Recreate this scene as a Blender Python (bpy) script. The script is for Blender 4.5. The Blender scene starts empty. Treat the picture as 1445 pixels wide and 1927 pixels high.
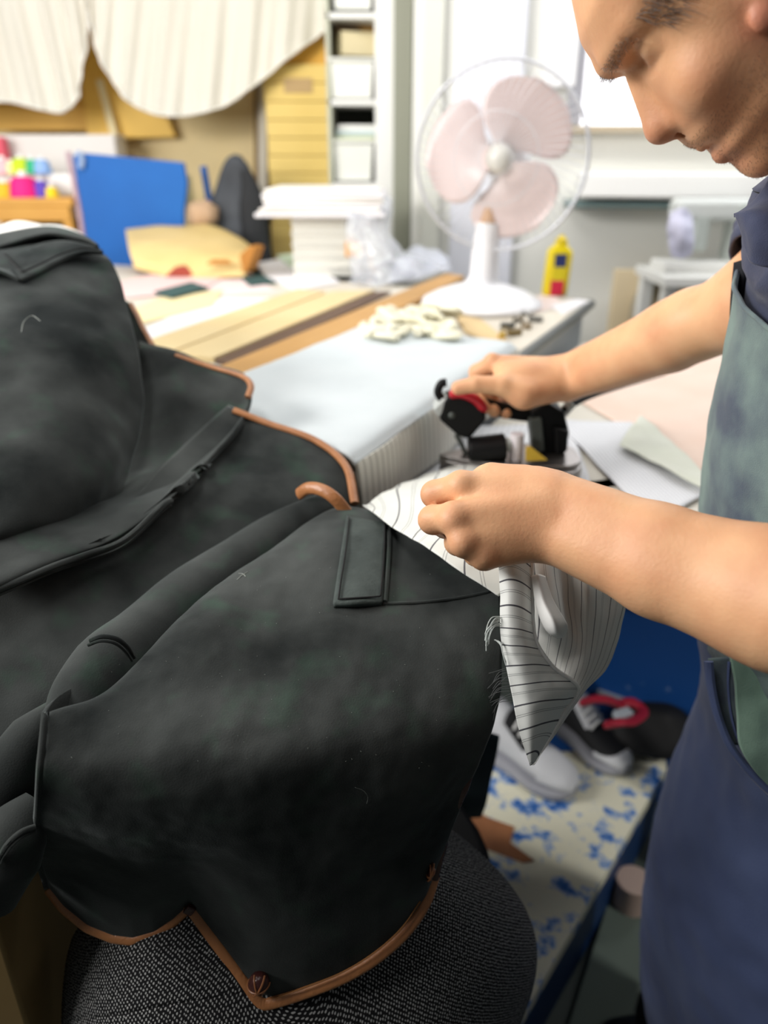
import bpy, bmesh, math, random
import numpy as np
from mathutils import Vector, Matrix, noise

C = bpy.context.scene.collection
random.seed(7); np.random.seed(7)

# ------------------------------------------------------------------ camera
FPX = 1447.0; TH = math.radians(25.0); CAMZ = 1.36
CT, ST = math.cos(TH), math.sin(TH)
cam_d = bpy.data.cameras.new('camera'); cam = bpy.data.objects.new('camera', cam_d); C.objects.link(cam)
cam.location = (0, 0, CAMZ); cam.rotation_euler = (math.pi/2 - TH, 0, 0)
cam_d.sensor_fit = 'VERTICAL'; cam_d.sensor_height = 36.0; cam_d.lens = 36.0*FPX/1927.0
cam_d.clip_start = 0.02
cam_d.dof.use_dof = True; cam_d.dof.focus_distance = 0.62; cam_d.dof.aperture_fstop = 3.3
bpy.context.scene.camera = cam

# ------------------------------------------------------------------ light
sc = bpy.context.scene
sc.view_settings.view_transform = 'Standard'
try: sc.view_settings.look = 'None'
except Exception: pass
sc.view_settings.gamma = 1.0; sc.view_settings.use_curve_mapping = False
sc.view_settings.exposure = 0.0
w = bpy.data.worlds.new('world'); sc.world = w; w.use_nodes = True
w.node_tree.nodes['Background'].inputs[0].default_value = (0.93, 0.97, 1.0, 1)
w.node_tree.nodes['Background'].inputs[1].default_value = 0.07

def area(name, loc, target, sx, sy, power, col=(1, 1, 1)):
    l = bpy.data.lights.new(name, 'AREA'); l.shape = 'RECTANGLE'; l.size = sx; l.size_y = sy
    l.energy = power; l.color = col
    o = bpy.data.objects.new(name, l); C.objects.link(o); o.location = loc
    o.rotation_euler = (Vector(target) - Vector(loc)).to_track_quat('-Z', 'Y').to_euler()
    return o
area('ceiling_tube_light', (-0.75, 0.75, 2.75), (-0.55, 0.8, 0), 1.6, 0.35, 14, (1, .98, .95))
area('ceiling_tube_light', (0.1, 2.0, 2.75), (0.1, 2.0, 0), 2.4, 0.5, 14, (1, .985, .96))
area('ceiling_tube_light', (-1.0, 1.9, 2.7), (-0.8, 3.5, 1.0), 1.8, 0.4, 13, (1, .97, .93))
area('added_back_fill', (-2.1, 1.1, 1.72), (-0.3, 3.4, 1.25), 1.2, 0.8, 36, (1, .98, .95))  # added low fill from the left to brighten the boards at the back
area('ceiling_tube_light', (1.3, 1.7, 2.7), (1.3, 2.6, .9), 1.8, 0.4, 20, (1, .99, .97))
area('window_daylight', (1.9, 2.72, 1.9), (0.6, 1.2, 1.1), 1.0, 0.9, 12, (.9, .95, 1))
area('side_tube_light', (-1.9, 0.25, 2.2), (0.3, 0.6, 1.2), 1.4, 0.5, 52, (1, .97, .94))

sp = bpy.data.lights.new('added_platform_spot', 'SPOT'); sp.energy = 60; sp.spot_size = math.radians(34); sp.spot_blend = .6; sp.shadow_soft_size = .12; sp.color = (1, .97, .92)  # added spot that brightens the platform and shoes under the table
spo = bpy.data.objects.new('added_platform_spot', sp); C.objects.link(spo); spo.location = (1.75, 0.0, 1.9)
spo.rotation_euler = (Vector((.40, 1.15, .2))-Vector((1.75, 0, 1.9))).to_track_quat('-Z', 'Y').to_euler()

# ------------------------------------------------------------------ helpers
def P(px, py, d):
    """world point seen at pixel px,py at axial distance d"""
    u = (px-722.5)/FPX; v = (963.5-py)/FPX
    return Vector((d*u, d*(CT+v*ST), CAMZ+d*(-ST+v*CT)))
def T(px, py, z):
    v = (963.5-py)/FPX
    return P(px, py, (z-CAMZ)/(-ST+v*CT))
def Q(px, py, Y):
    v = (963.5-py)/FPX
    return P(px, py, Y/(CT+v*ST))
def lin(c):
    if isinstance(c, str):
        c = c.lstrip('#'); c = [int(c[i:i+2], 16)/255 for i in (0, 2, 4)]
    return tuple((x/12.92 if x <= .04045 else ((x+.055)/1.055)**2.4) for x in c)

MATS = {}
def M(name, col, rough=.6, metal=0, var=None, bump=None, sheen=0, emit=None, trans=0, spec=None, sub=0, alpha=1, coat=0):
    """var=(colour2, scale, detail, contrast)  bump=(scale, strength)"""
    if name in MATS: return MATS[name]
    m = bpy.data.materials.new(name); m.use_nodes = True; MATS[name] = m
    nt = m.node_tree; b = nt.nodes['Principled BSDF']
    b.inputs['Base Color'].default_value = (*lin(col), 1)
    b.inputs['Roughness'].default_value = rough; b.inputs['Metallic'].default_value = metal
    if spec is not None: b.inputs['Specular IOR Level'].default_value = spec
    if sheen:
        b.inputs['Sheen Weight'].default_value = sheen; b.inputs['Sheen Roughness'].default_value = .45
    if trans: b.inputs['Transmission Weight'].default_value = trans
    if alpha < 1: b.inputs['Alpha'].default_value = alpha
    if coat: b.inputs['Coat Weight'].default_value = coat
    if sub:
        b.inputs['Subsurface Weight'].default_value = sub
        b.inputs['Subsurface Radius'].default_value = (.012, .005, .003); b.inputs['Subsurface Scale'].default_value = .6
    if emit:
        b.inputs['Emission Color'].default_value = (*lin(emit[0]), 1); b.inputs['Emission Strength'].default_value = emit[1]
    tc = nt.nodes.new('ShaderNodeTexCoord')
    if var:
        n = nt.nodes.new('ShaderNodeTexNoise'); n.inputs['Scale'].default_value = var[1]; n.inputs['Detail'].default_value = var[2]
        nt.links.new(tc.outputs['Object'], n.inputs['Vector'])
        r = nt.nodes.new('ShaderNodeValToRGB'); k = var[3]
        r.color_ramp.elements[0].position = .5-k; r.color_ramp.elements[1].position = .5+k
        r.color_ramp.elements[0].color = (*lin(col), 1); r.color_ramp.elements[1].color = (*lin(var[0]), 1)
        nt.links.new(n.outputs['Fac'], r.inputs['Fac']); nt.links.new(r.outputs['Color'], b.inputs['Base Color'])
    if bump:
        n2 = nt.nodes.new('ShaderNodeTexNoise'); n2.inputs['Scale'].default_value = bump[0]; n2.inputs['Detail'].default_value = 4
        nt.links.new(tc.outputs['Object'], n2.inputs['Vector'])
        bp = nt.nodes.new('ShaderNodeBump'); bp.inputs['Strength'].default_value = bump[1]; bp.inputs['Distance'].default_value = .002
        nt.links.new(n2.outputs['Fac'], bp.inputs['Height']); nt.links.new(bp.outputs['Normal'], b.inputs['Normal'])
    return m

ORG = {}
def tag(o, label=None, cat=None, group=None, kind=None):
    if label: o['label'] = label
    if cat: o['category'] = cat
    if group: o['group'] = group
    if kind: o['kind'] = kind
    return o
def thing(name, loc, label, cat, group=None):
    o = bpy.data.objects.new(name, None); C.objects.link(o); o.location = Vector(loc); o.empty_display_size = .05
    ORG[o.name] = Vector(loc); return tag(o, label, cat, group)

class MB:
    """collects world-space geometry; build() links it as one mesh object"""
    def __init__(s): s.v = []; s.f = []; s.uv = None
    def add(s, verts, faces):
        n = len(s.v); s.v += [Vector(p) for p in verts]; s.f += [tuple(i+n for i in f) for f in faces]; return s
    def box(s, c, size, rz=0, ax=None):
        hx, hy, hz = [q/2 for q in size]
        pts = [Vector((x, y, z)) for x in (-hx, hx) for y in (-hy, hy) for z in (-hz, hz)]
        R = ax if ax is not None else Matrix.Rotation(rz, 3, 'Z')
        return s.add([Vector(c)+R @ p for p in pts], [(0, 1, 3, 2), (4, 6, 7, 5), (0, 4, 5, 1), (2, 3, 7, 6), (0, 2, 6, 4), (1, 5, 7, 3)])
    def prism(s, poly, dvec):
        n = len(poly); a = [Vector(p) for p in poly]; b = [p+Vector(dvec) for p in a]
        return s.add(a+b, [tuple(range(n))[::-1], tuple(range(n, 2*n))]+[(i, (i+1) % n, n+(i+1) % n, n+i) for i in range(n)])
    def slab(s, poly, z0, z1):
        return s.prism([(p[0], p[1], z0) for p in poly], (0, 0, z1-z0))
    def tube(s, pts, r, n=12, cap=True, flat=None, up=None):
        pts = [Vector(p) for p in pts]; m = len(pts)
        rr = r if isinstance(r, (list, tuple)) else [r]*m
        t0 = (pts[1]-pts[0]).normalized()
        nrm = Vector(up) if up is not None else (Vector((0, 0, 1)) if abs(t0.z) < .9 else Vector((1, 0, 0)))
        vs = []
        for i, p in enumerate(pts):
            t = (pts[min(i+1, m-1)]-pts[max(i-1, 0)]).normalized()
            base = Vector(up) if up is not None else nrm
            nn = (base-t*base.dot(t))
            nn = nn.normalized() if nn.length > 1e-6 else t.orthogonal().normalized()
            nrm = nn; b = t.cross(nn)
            fl = flat if flat else 1.0
            for k in range(n):
                a = 2*math.pi*k/n
                vs.append(p+(nn*math.cos(a)*fl+b*math.sin(a))*rr[i])
        fs = [(i*n+k, i*n+(k+1) % n, (i+1)*n+(k+1) % n, (i+1)*n+k) for i in range(m-1) for k in range(n)]
        if cap: fs += [tuple(range(n))[::-1], tuple(range((m-1)*n, m*n))]
        return s.add(vs, fs)
    def lathe(s, prof, c=(0, 0, 0), n=28, R=None):
        vs = []; m = len(prof); c = Vector(c)
        for r, z in prof:
            for k in range(n):
                a = 2*math.pi*k/n; p = Vector((r*math.cos(a), r*math.sin(a), z))
                vs.append(c+(R @ p if R is not None else p))
        fs = [(i*n+k, i*n+(k+1) % n, (i+1)*n+(k+1) % n, (i+1)*n+k) for i in range(m-1) for k in range(n)]
        fs += [tuple(range(n))[::-1], tuple(range((m-1)*n, m*n))]
        return s.add(vs, fs)
    def ball(s, c, r, n=16, R=None):
        r = Vector(r) if not isinstance(r, (int, float)) else Vector((r, r, r))
        vs = []; c = Vector(c)
        for i in range(n//2+1):
            t = math.pi*i/(n//2)
            for k in range(n):
                a = 2*math.pi*k/n
                p = Vector((r.x*math.sin(t)*math.cos(a), r.y*math.sin(t)*math.sin(a), r.z*math.cos(t)))
                vs.append(c+(R @ p if R is not None else p))
        return s.add(vs, [(i*n+k, (i+1)*n+k, (i+1)*n+(k+1) % n, i*n+(k+1) % n) for i in range(n//2) for k in range(n)])
    def grid(s, G):
        """G: array nv x nu x 3"""
        nv, nu = G.shape[:2]; n = len(s.v)
        s.v += [Vector(p) for p in G.reshape(-1, 3)]
        s.f += [(n+i*nu+j, n+i*nu+j+1, n+(i+1)*nu+j+1, n+(i+1)*nu+j) for i in range(nv-1) for j in range(nu-1)]
        uu, vv = np.meshgrid(np.linspace(0, 1, nu), np.linspace(0, 1, nv))
        u = np.stack([uu, vv], -1).reshape(-1, 2).tolist()
        s.uv = (s.uv or [])+u
        return s
    def build(s, name, mat, parent=None, smooth=True, bevel=0, solid=0, sub=0, origin=None, offset=-1, weld=False):
        if parent is not None: o0 = ORG[parent.name]
        elif origin is not None: o0 = Vector(origin)
        else:
            xs = [p.x for p in s.v]; ys = [p.y for p in s.v]; zs = [p.z for p in s.v]
            o0 = Vector(((min(xs)+max(xs))/2, (min(ys)+max(ys))/2, min(zs)))
        me = bpy.data.meshes.new(name); me.from_pydata([p-o0 for p in s.v], [], s.f)
        if s.uv and len(s.uv) == len(s.v):
            ul = me.uv_layers.new(name='UVMap')
            for lp in me.loops: ul.data[lp.index].uv = s.uv[lp.vertex_index]
        bm = bmesh.new(); bm.from_mesh(me)
        if s.uv and not weld:
            bm.normal_update(); cc = Vector((0, 0, CAMZ))-o0
            if sum(f.normal.dot(cc-f.calc_center_median())*f.calc_area() for f in bm.faces) < 0:
                bmesh.ops.reverse_faces(bm, faces=bm.faces)
        if weld: bmesh.ops.remove_doubles(bm, verts=bm.verts, dist=1e-5)
        if not s.uv or weld: bmesh.ops.recalc_face_normals(bm, faces=bm.faces)
        bm.to_mesh(me); bm.free()
        o = bpy.data.objects.new(name, me); C.objects.link(o)
        if parent is not None: o.parent = parent
        else: o.location = o0
        ORG[o.name] = o0
        me.materials.append(mat)
        if smooth:
            me.polygons.foreach_set('use_smooth', [True]*len(me.polygons))
        if solid:
            md = o.modifiers.new('solid', 'SOLIDIFY'); md.thickness = solid; md.offset = offset
        if bevel:
            md = o.modifiers.new('bevel', 'BEVEL'); md.width = bevel; md.segments = 3; md.limit_method = 'ANGLE'; md.angle_limit = math.radians(40)
            md.harden_normals = True
        if sub:
            md = o.modifiers.new('sub', 'SUBSURF'); md.levels = sub; md.render_levels = sub
        if smooth and not bevel:
            try:
                md = None
                me.set_sharp_from_angle(angle=math.radians(45))
            except Exception: pass
        return o

def spline(pts, n):
    """Catmull-Rom through pts at uniform knots -> n samples (array)"""
    p = np.array([list(q) for q in pts], float); k = len(p)
    if k == 2:
        t = np.linspace(0, 1, n)[:, None]; return p[0]*(1-t)+p[1]*t
    e = np.vstack([2*p[0]-p[1], p, 2*p[-1]-p[-2]])
    t = np.linspace(0, k-1, n); i = np.minimum(t.astype(int), k-2); f = (t-i)[:, None]
    a, b, c, d = e[i], e[i+1], e[i+2], e[i+3]
    return .5*((2*b)+(-a+c)*f+(2*a-5*b+4*c-d)*f**2+(-a+3*b-3*c+d)*f**3)
def arc(pts, n):
    """evenly spaced resample of a polyline"""
    p = np.array([list(q) for q in pts], float)
    L = np.r_[0, np.cumsum(np.linalg.norm(np.diff(p, axis=0), axis=1))]
    t = np.linspace(0, L[-1], n)
    return np.stack([np.interp(t, L, p[:, k]) for k in range(p.shape[1])], -1)
def loft(rows, nu, nv):
    """rows of P-style triples/points (same count) or ready arrays -> nv x nu x 3"""
    R = [r if isinstance(r, np.ndarray) else spline([P(*q) if not isinstance(q, Vector) else q for q in r], nu) for r in rows]
    R = np.array(R)
    return np.stack([spline(R[:, j], nv) for j in range(R.shape[1])], 1)
def gnormals(G):
    du = np.gradient(G, axis=1); dv = np.gradient(G, axis=0); n = np.cross(du, dv)
    return n/(np.linalg.norm(n, axis=2, keepdims=True)+1e-9)
def nz(p, s):  # smooth noise at a point
    return noise.noise(Vector(p)*s)
def ruffle(G, amp, scale, amp2=0, scale2=60):
    N = gnormals(G); H = G.copy()
    for i in range(G.shape[0]):
        for j in range(G.shape[1]):
            H[i, j] += N[i, j]*(amp*nz(G[i, j], scale)+amp2*nz(G[i, j]+5.3, scale2))
    return H
def struct(o): o['kind'] = 'structure'; return o
# ------------------------------------------------------------------ room
m_wall = M('wall_paint', '#e8e8e2', .8, var=('#deded7', 1.5, 3, .3))
m_wally = M('wall_panelling', '#eed8a2', .75, var=("#dcbf7c", 2.0, 3, .3))
m_floor = M('floor_paint', '#59635c', .55, var=('#454e48', 3.0, 5, .25))
m_white = M('white_paint', '#ececea', .45)
m_trimg = M('grey_green_paint', '#8f9182', .6)
struct(MB().box((0, 2.0, -.03), (7, 8, .06)).build('floor', m_floor, smooth=False))
YB = 3.75
struct(MB().box((-1.5, YB+.05, 1.3), (3.2, .1, 2.6)).build('wall_back', m_wally, smooth=False))
# the white wall behind the fan runs slightly towards the viewer on the right
WA = Vector((.10, 3.02, 0)); WB = Vector((2.7, 2.62, 0)); wd = (WB-WA).normalized(); wn = Vector((wd.y, -wd.x, 0))
def W(px, py, off=0.0):
    """point on the white wall (off metres in front of it) seen at px,py"""
    o = Vector((0, 0, CAMZ)); d = P(px, py, 1)-o; q = WA+wn*off
    t = (q-o).dot(wn)/d.dot(wn); return o+d*t
def wbox(name, p0, p1, th, mat, off=0.0, **k):
    """box lying on the white wall with image corners p0 (upper left), p1 (lower right)"""
    a = W(*p0, off); b = W(*p1, off); ax = Matrix((wd, -wn, Vector((0, 0, 1)))).transposed()
    s0 = (a-WA).dot(wd); s1 = (b-WA).dot(wd)
    c = WA+wd*((s0+s1)/2)+wn*(off+th/2); c.z = (a.z+b.z)/2
    return MB().box(c, (abs(s1-s0), th, abs(a.z-b.z)), ax=ax)
axw = Matrix((wd, -wn, Vector((0, 0, 1)))).transposed()
# wall with a real window opening
wz0 = W(1150, 236).z; ws0 = (W(1094, 120)-WA).dot(wd); ws1 = ws0+1.15; wtop = 2.35; Lw = (WB-WA).length
wm = MB()
def wseg(s0, s1, z0, z1):
    c = WA+wd*((s0+s1)/2)-wn*.06; c.z = (z0+z1)/2; wm.box(c, (s1-s0, .12, z1-z0), ax=axw)
wseg(0, ws0, 0, 2.6); wseg(ws1, Lw, 0, 2.6); wseg(ws0, ws1, 0, wz0); wseg(ws0, ws1, wtop, 2.6)
struct(wm.build('wall_right', m_wall, smooth=False))
m_pane = M('daylight_glass', '#f4f4f8', .3, emit=('#f6f6fb', 1.25))
c = WA+wd*((ws0+ws1)/2)-wn*.09; c.z = (wz0+wtop)/2
win = struct(MB().box(c, (ws1-ws0, .012, wtop-wz0), ax=axw).build('window_1', m_pane, smooth=False))
m_frame = M('grey_window_frame', '#9a9aa2', .5)
fm = MB()
for s0, s1, z0, z1 in ((ws0-.035, ws0+.012, wz0, wtop), (ws1-.012, ws1+.035, wz0, wtop), (ws0-.035, ws1+.035, wtop, wtop+.05)):
    cc = WA+wd*((s0+s1)/2)+wn*.01; cc.z = (z0+z1)/2; fm.box(cc, (s1-s0, .06, z1-z0), ax=axw)
fm.build('window_frame', m_frame, win, smooth=False)
cc = WA+wd*((ws0+ws1)/2)+wn*.03; cc.z = wz0-.012
MB().box(cc, (ws1-ws0+.1, .10, .02), ax=axw).build('window_sill', M('sill_wood', '#b9ab93', .5), win, smooth=False)
# white reveal strip left of the frame, pale pipe column, pillar
struct(wbox('t', (1046, -160), (1080, 165), .05, M('bright_white', '#f3f3f5', .4)).build('trim_1', MATS['bright_white'], smooth=False, bevel=.004))
struct(wbox('t', (868, -200), (958, 560), .05, M('lavender_white', '#e6e8f2', .45)).build('trim_2', MATS['lavender_white'], smooth=False, bevel=.012))
struct(wbox('t', (806, -200), (822, 600), .03, M('wall_edge', '#d2d3ca', .6)).build('trim_3', MATS['wall_edge'], smooth=False, bevel=.004))
# ledge along the white wall; the shade under it is painted as a grey-green strip
struct(wbox('t', (1085, 322), (1800, 372), .22, m_white).build('trim_4', m_white, smooth=False, bevel=.01))
struct(wbox('t', (1060, 374), (1800, 392), .16, M('ledge_shade', '#6f8484', .6)).build('trim_5', MATS['ledge_shade'], smooth=False, bevel=.004))
# ------------------------------------------------------------------ worktables
TZ = 1.0; LZ = .92
a25 = math.radians(25.5); da = Vector((math.sin(a25), math.cos(a25), 0)); db = Vector((math.cos(a25), -math.sin(a25), 0))
e0 = Vector((-.03, .90, 0))
def tp(t, s): return e0+da*t+db*s      # along the table, across (negative = left)
m_top = M('worktable_top', '#d9d4c8', .6, var=('#c9bfae', 5, 4, .3))
m_grey = M('grey_steel_sheet', '#b4b8ba', .45, var=('#a3a8aa', 4, 3, .3))
wt = thing('worktable', tp(.7, -.5), 'long worktable covered with planks, fabric and papers, the fan on its far corner', 'table')
ORG[wt.name].z = 0; wt.location.z = 0
MB().slab([tp(-.03, 0), tp(1.37, 0), tp(1.37, -1.75), tp(-.03, -1.75)], TZ-.035, TZ).build('tabletop', m_top, wt, smooth=False, bevel=.004)
MB().slab([tp(.42, -.012), tp(1.355, -.012), tp(1.355, -.10), tp(.42, -.10)], .30, TZ-.035).build('side_panel', m_grey, wt, smooth=False, bevel=.003)
MB().tube([tp(.36, .004)+Vector((0, 0, TZ-.012)), tp(1.375, .004)+Vector((0, 0, TZ-.012)), tp(1.375, -.9)+Vector((0, 0, TZ-.012))], .012, 8).build('edge_strip', M('edge_metal', '#6d7170', .4, .6), wt)
for (t, s) in ((.06, -.08), (1.28, -.16), (.06, -1.65), (1.28, -1.65)):
    c = tp(t, s); MB().box((c.x, c.y, (TZ-.035)/2), (.06, .06, TZ-.035), -a25).build('leg', m_grey, wt, smooth=False, bevel=.003)
# lower ironing table to the right
m_lt = M('lower_table_top', '#c9c4b8', .6)
it = thing('ironing_table', (.55, 1.3, 0), 'lower ironing table to the right, under the iron and the pinstriped cloth', 'table')
lp = [(-.02, .94, 0), (.52, .94, 0), (.95, 1.25, 0), (1.15, 2.0, 0), tp(1.2, .02), tp(.03, .02)]
MB().slab(lp, LZ-.04, LZ).build('tabletop', m_lt, it, smooth=False, bevel=.005)
for x, y in ((.02, .985), (.66, 1.10), (1.02, 1.9), (.60, 1.95)):
    MB().box((x, y, (LZ-.04)/2), (.05, .05, LZ-.04)).build('leg', m_grey, it, smooth=False, bevel=.003)

# pale padded ironing cover on the main table, its striped edge dropping over the side
def stripe_mat(name, base, line, axis, count, width, base2=None, double=False, rough=.8):
    m = bpy.data.materials.new(name); m.use_nodes = True; MATS[name] = m
    nt = m.node_tree; b = nt.nodes['Principled BSDF']; b.inputs['Roughness'].default_value = rough
    b.inputs['Sheen Weight'].default_value = .15
    tc = nt.nodes.new('ShaderNodeTexCoord'); sp = nt.nodes.new('ShaderNodeSeparateXYZ'); nt.links.new(tc.outputs['UV'], sp.inputs[0])
    def line_fac(cnt, off, wd_):
        mu = nt.nodes.new('ShaderNodeMath'); mu.operation = 'MULTIPLY_ADD'; mu.inputs[1].default_value = cnt; mu.inputs[2].default_value = off
        nt.links.new(sp.outputs[axis], mu.inputs[0])
        fr = nt.nodes.new('ShaderNodeMath'); fr.operation = 'FRACT'; nt.links.new(mu.outputs[0], fr.inputs[0])
        lt = nt.nodes.new('ShaderNodeMath'); lt.operation = 'LESS_THAN'; lt.inputs[1].default_value = wd_; nt.links.new(fr.outputs[0], lt.inputs[0])
        return lt
    l1 = line_fac(count, 0, width); out = l1
    if double:
        l2 = line_fac(count, .5, width*.45); l3 = line_fac(count, .58, width*.45)
        s1 = nt.nodes.new('ShaderNodeMath'); s1.operation = 'ADD'; nt.links.new(l2.outputs[0], s1.inputs[0]); nt.links.new(l3.outputs[0], s1.inputs[1])
        s2 = nt.nodes.new('ShaderNodeMath'); s2.operation = 'MULTIPLY_ADD'; s2.inputs[1].default_value = .55
        nt.links.new(s1.outputs[0], s2.inputs[0]); nt.links.new(l1.outputs[0], s2.inputs[2]); out = s2
    mx = nt.nodes.new('ShaderNodeMix'); mx.data_type = 'RGBA'
    mx.inputs['A'].default_value = (*lin(base), 1); mx.inputs['B'].default_value = (*lin(line), 1)
    nt.links.new(out.outputs[0], mx.inputs['Factor']); nt.links.new(mx.outputs['Result'], b.inputs['Base Color'])
    return m
m_pad = M('ironing_cover', '#d3dadc', .85, var=('#c8d0d3', 9, 4, .25), bump=(220, .2))
pad = thing('ironing_pad', tp(0, -.3), 'pale blue-grey padded ironing cover between the dark coat and the iron', 'ironing pad')
pad.location.z = TZ; ORG[pad.name].z = TZ
PH = .028
g = []
for s, z in ((-.352, TZ+.002), (-.348, TZ+PH*.7), (-.335, TZ+PH), (-.28, TZ+PH+.002), (-.18, TZ+PH+.003), (-.08, TZ+PH+.002), (-.015, TZ+PH), (.006, TZ+PH-.012)):
    g.append([tp(t, s)+Vector((0, 0, z)) for t in np.linspace(-.02, .66, 12)])
G = loft(g, 80, 60); G = ruffle(G, .0022, 9, .0006, 40)
MB().grid(G).build('pad_top', m_pad, pad, solid=.006)
m_padside = stripe_mat('pad_stripes', '#d4d3c9', '#aaa99f', 0, 46, .22)
g = []
for s, z in ((.006, TZ+PH-.012), (.009, TZ+.005), (.012, TZ-.03), (.014, LZ+.012)):
    g.append([tp(t, s+.003*math.sin(t*30))+Vector((0, 0, z)) for t in np.linspace(-.02, .66, 30)])
MB().grid(loft(g, 100, 16)).build('side_drop', m_padside, pad, solid=.003)
# ------------------------------------------------------------------ chair under the coat
def tweed_mat():
    m = bpy.data.materials.new('black_white_tweed'); m.use_nodes = True; nt = m.node_tree; b = nt.nodes['Principled BSDF']
    b.inputs['Roughness'].default_value = .9; b.inputs['Specular IOR Level'].default_value = .2
    tc = nt.nodes.new('ShaderNodeTexCoord')
    mp = nt.nodes.new('ShaderNodeMapping'); mp.inputs['Rotation'].default_value = (0, 0, math.radians(28)); mp.inputs['Scale'].default_value = (370, 300, 1)
    nt.links.new(tc.outputs['UV'], mp.inputs['Vector'])
    vo = nt.nodes.new('ShaderNodeTexVoronoi'); vo.voronoi_dimensions = '2D'; vo.inputs['Scale'].default_value = 1; vo.inputs['Randomness'].default_value = .28
    nt.links.new(mp.outputs['Vector'], vo.inputs['Vector'])
    no = nt.nodes.new('ShaderNodeTexNoise'); no.inputs['Scale'].default_value = 420; nt.links.new(tc.outputs['UV'], no.inputs['Vector'])
    mu = nt.nodes.new('ShaderNodeMath'); mu.operation = 'MULTIPLY_ADD'; mu.inputs[1].default_value = .6; mu.inputs[2].default_value = .0
    nt.links.new(no.outputs['Fac'], mu.inputs[0])
    lt = nt.nodes.new('ShaderNodeMath'); lt.operation = 'SUBTRACT'; nt.links.new(mu.outputs[0], lt.inputs[0]); nt.links.new(vo.outputs['Distance'], lt.inputs[1])
    r = nt.nodes.new('ShaderNodeValToRGB'); r.color_ramp.elements[0].position = .0; r.color_ramp.elements[1].position = .10
    r.color_ramp.elements[0].color = (.010, .010, .011, 1); r.color_ramp.elements[1].color = (.42, .42, .41, 1)
    nt.links.new(lt.outputs[0], r.inputs['Fac']); nt.links.new(r.outputs['Color'], b.inputs['Base Color'])
    bp = nt.nodes.new('ShaderNodeBump'); bp.inputs['Strength'].default_value = .5; bp.inputs['Distance'].default_value = .001
    nt.links.new(lt.outputs[0], bp.inputs['Height']); nt.links.new(bp.outputs['Normal'], b.inputs['Normal'])
    return m
m_tweed = tweed_mat()
m_blackpl = M('black_plastic', '#101112', .4)
chair = thing('office_chair', (.0, .5, 0), 'chair with a rounded black and white tweed back, under the hem of the dark coat', 'chair')
out = [(115, 1927), (118, 1860), (128, 1790), (150, 1740), (215, 1670), (330, 1590), (480, 1530), (640, 1500), (760, 1515), (850, 1562), (925, 1625), (975, 1685), (1003, 1745), (1011, 1800), (1003, 1860), (980, 1927), (930, 2060), (820, 2190), (600, 2250), (350, 2220), (180, 2100), (125, 2000)]
out = spline(out+[out[0]], 120)[:-1]
cx, cy = 555, 1850
G = []; UVs = []
for r in list(np.linspace(.02, .8, 12))+list(np.linspace(.84, 1, 12)):
    row = []
    for (px, py) in out:
        x = cx+(px-cx)*r; y = cy+(py-cy)*r
        tilt = .040+.00010*(x-cx)-.00009*(y-cy)
        bulge = .085*r**7+.02*r**2
        row.append(P(x, y, .648+tilt+bulge))
    row.append(row[0]); G.append(row)
G = np.array([[list(p) for p in r] for r in G])
mb = MB().grid(G)
c0 = P(cx, cy, .65); exx = Vector((1, 0, 0)); eyy = (P(cx, cy-100, .65)-c0).normalized()
rho = np.vstack([np.zeros((1, G.shape[1])), np.cumsum(np.linalg.norm(np.diff(G, axis=0), axis=2), axis=0)]).ravel()
mb.uv = []
for p, rr in zip(mb.v, rho):
    x_, y_ = (p-c0).dot(exx), (p-c0).dot(eyy); l_ = math.hypot(x_, y_)+1e-9; mb.uv.append((x_/l_*rr, y_/l_*rr))
mb.build('backrest', m_tweed, chair, solid=.05)
# seam, post, seat and foot (below and beyond the frame)
MB().tube([P(508, y, .694) for y in (1893, 1930, 2000, 2060)], .0016, 6).build('seam', M('black_thread', '#08090a', .8), chair)
pc = Vector((P(555, 1900, .75).x, P(555, 1900, .75).y+.05, 0))
MB().box((pc.x, pc.y+.02, .60), (.05, .025, .36)).build('back_post', m_blackpl, chair, smooth=False, bevel=.006)
mb = MB().lathe([(.001, .40), (.20, .40), (.235, .415), (.24, .445), (.22, .465), (.001, .47)], (pc.x, pc.y+.24, 0), 40); mb.build('seat', M('black_seat_fabric', '#141516', .9), chair)
MB().tube([(pc.x, pc.y+.24, .41), (pc.x, pc.y+.24, .09)], .026, 16).build('gas_column', m_blackpl, chair)
for k in range(5):
    a = k*2*math.pi/5+.3; d = Vector((math.cos(a), math.sin(a), 0)); c = Vector((pc.x, pc.y+.24, .09))
    lg = MB().tube([c, c+d*.14-Vector((0, 0, .01)), c+d*.27-Vector((0, 0, .03))], [.024, .02, .015], 10).build('leg', m_blackpl, chair)
    MB().ball(c+d*.27-Vector((0, 0, .062)), (.018, .028, .028), 12).build('caster', m_blackpl, lg)

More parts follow.
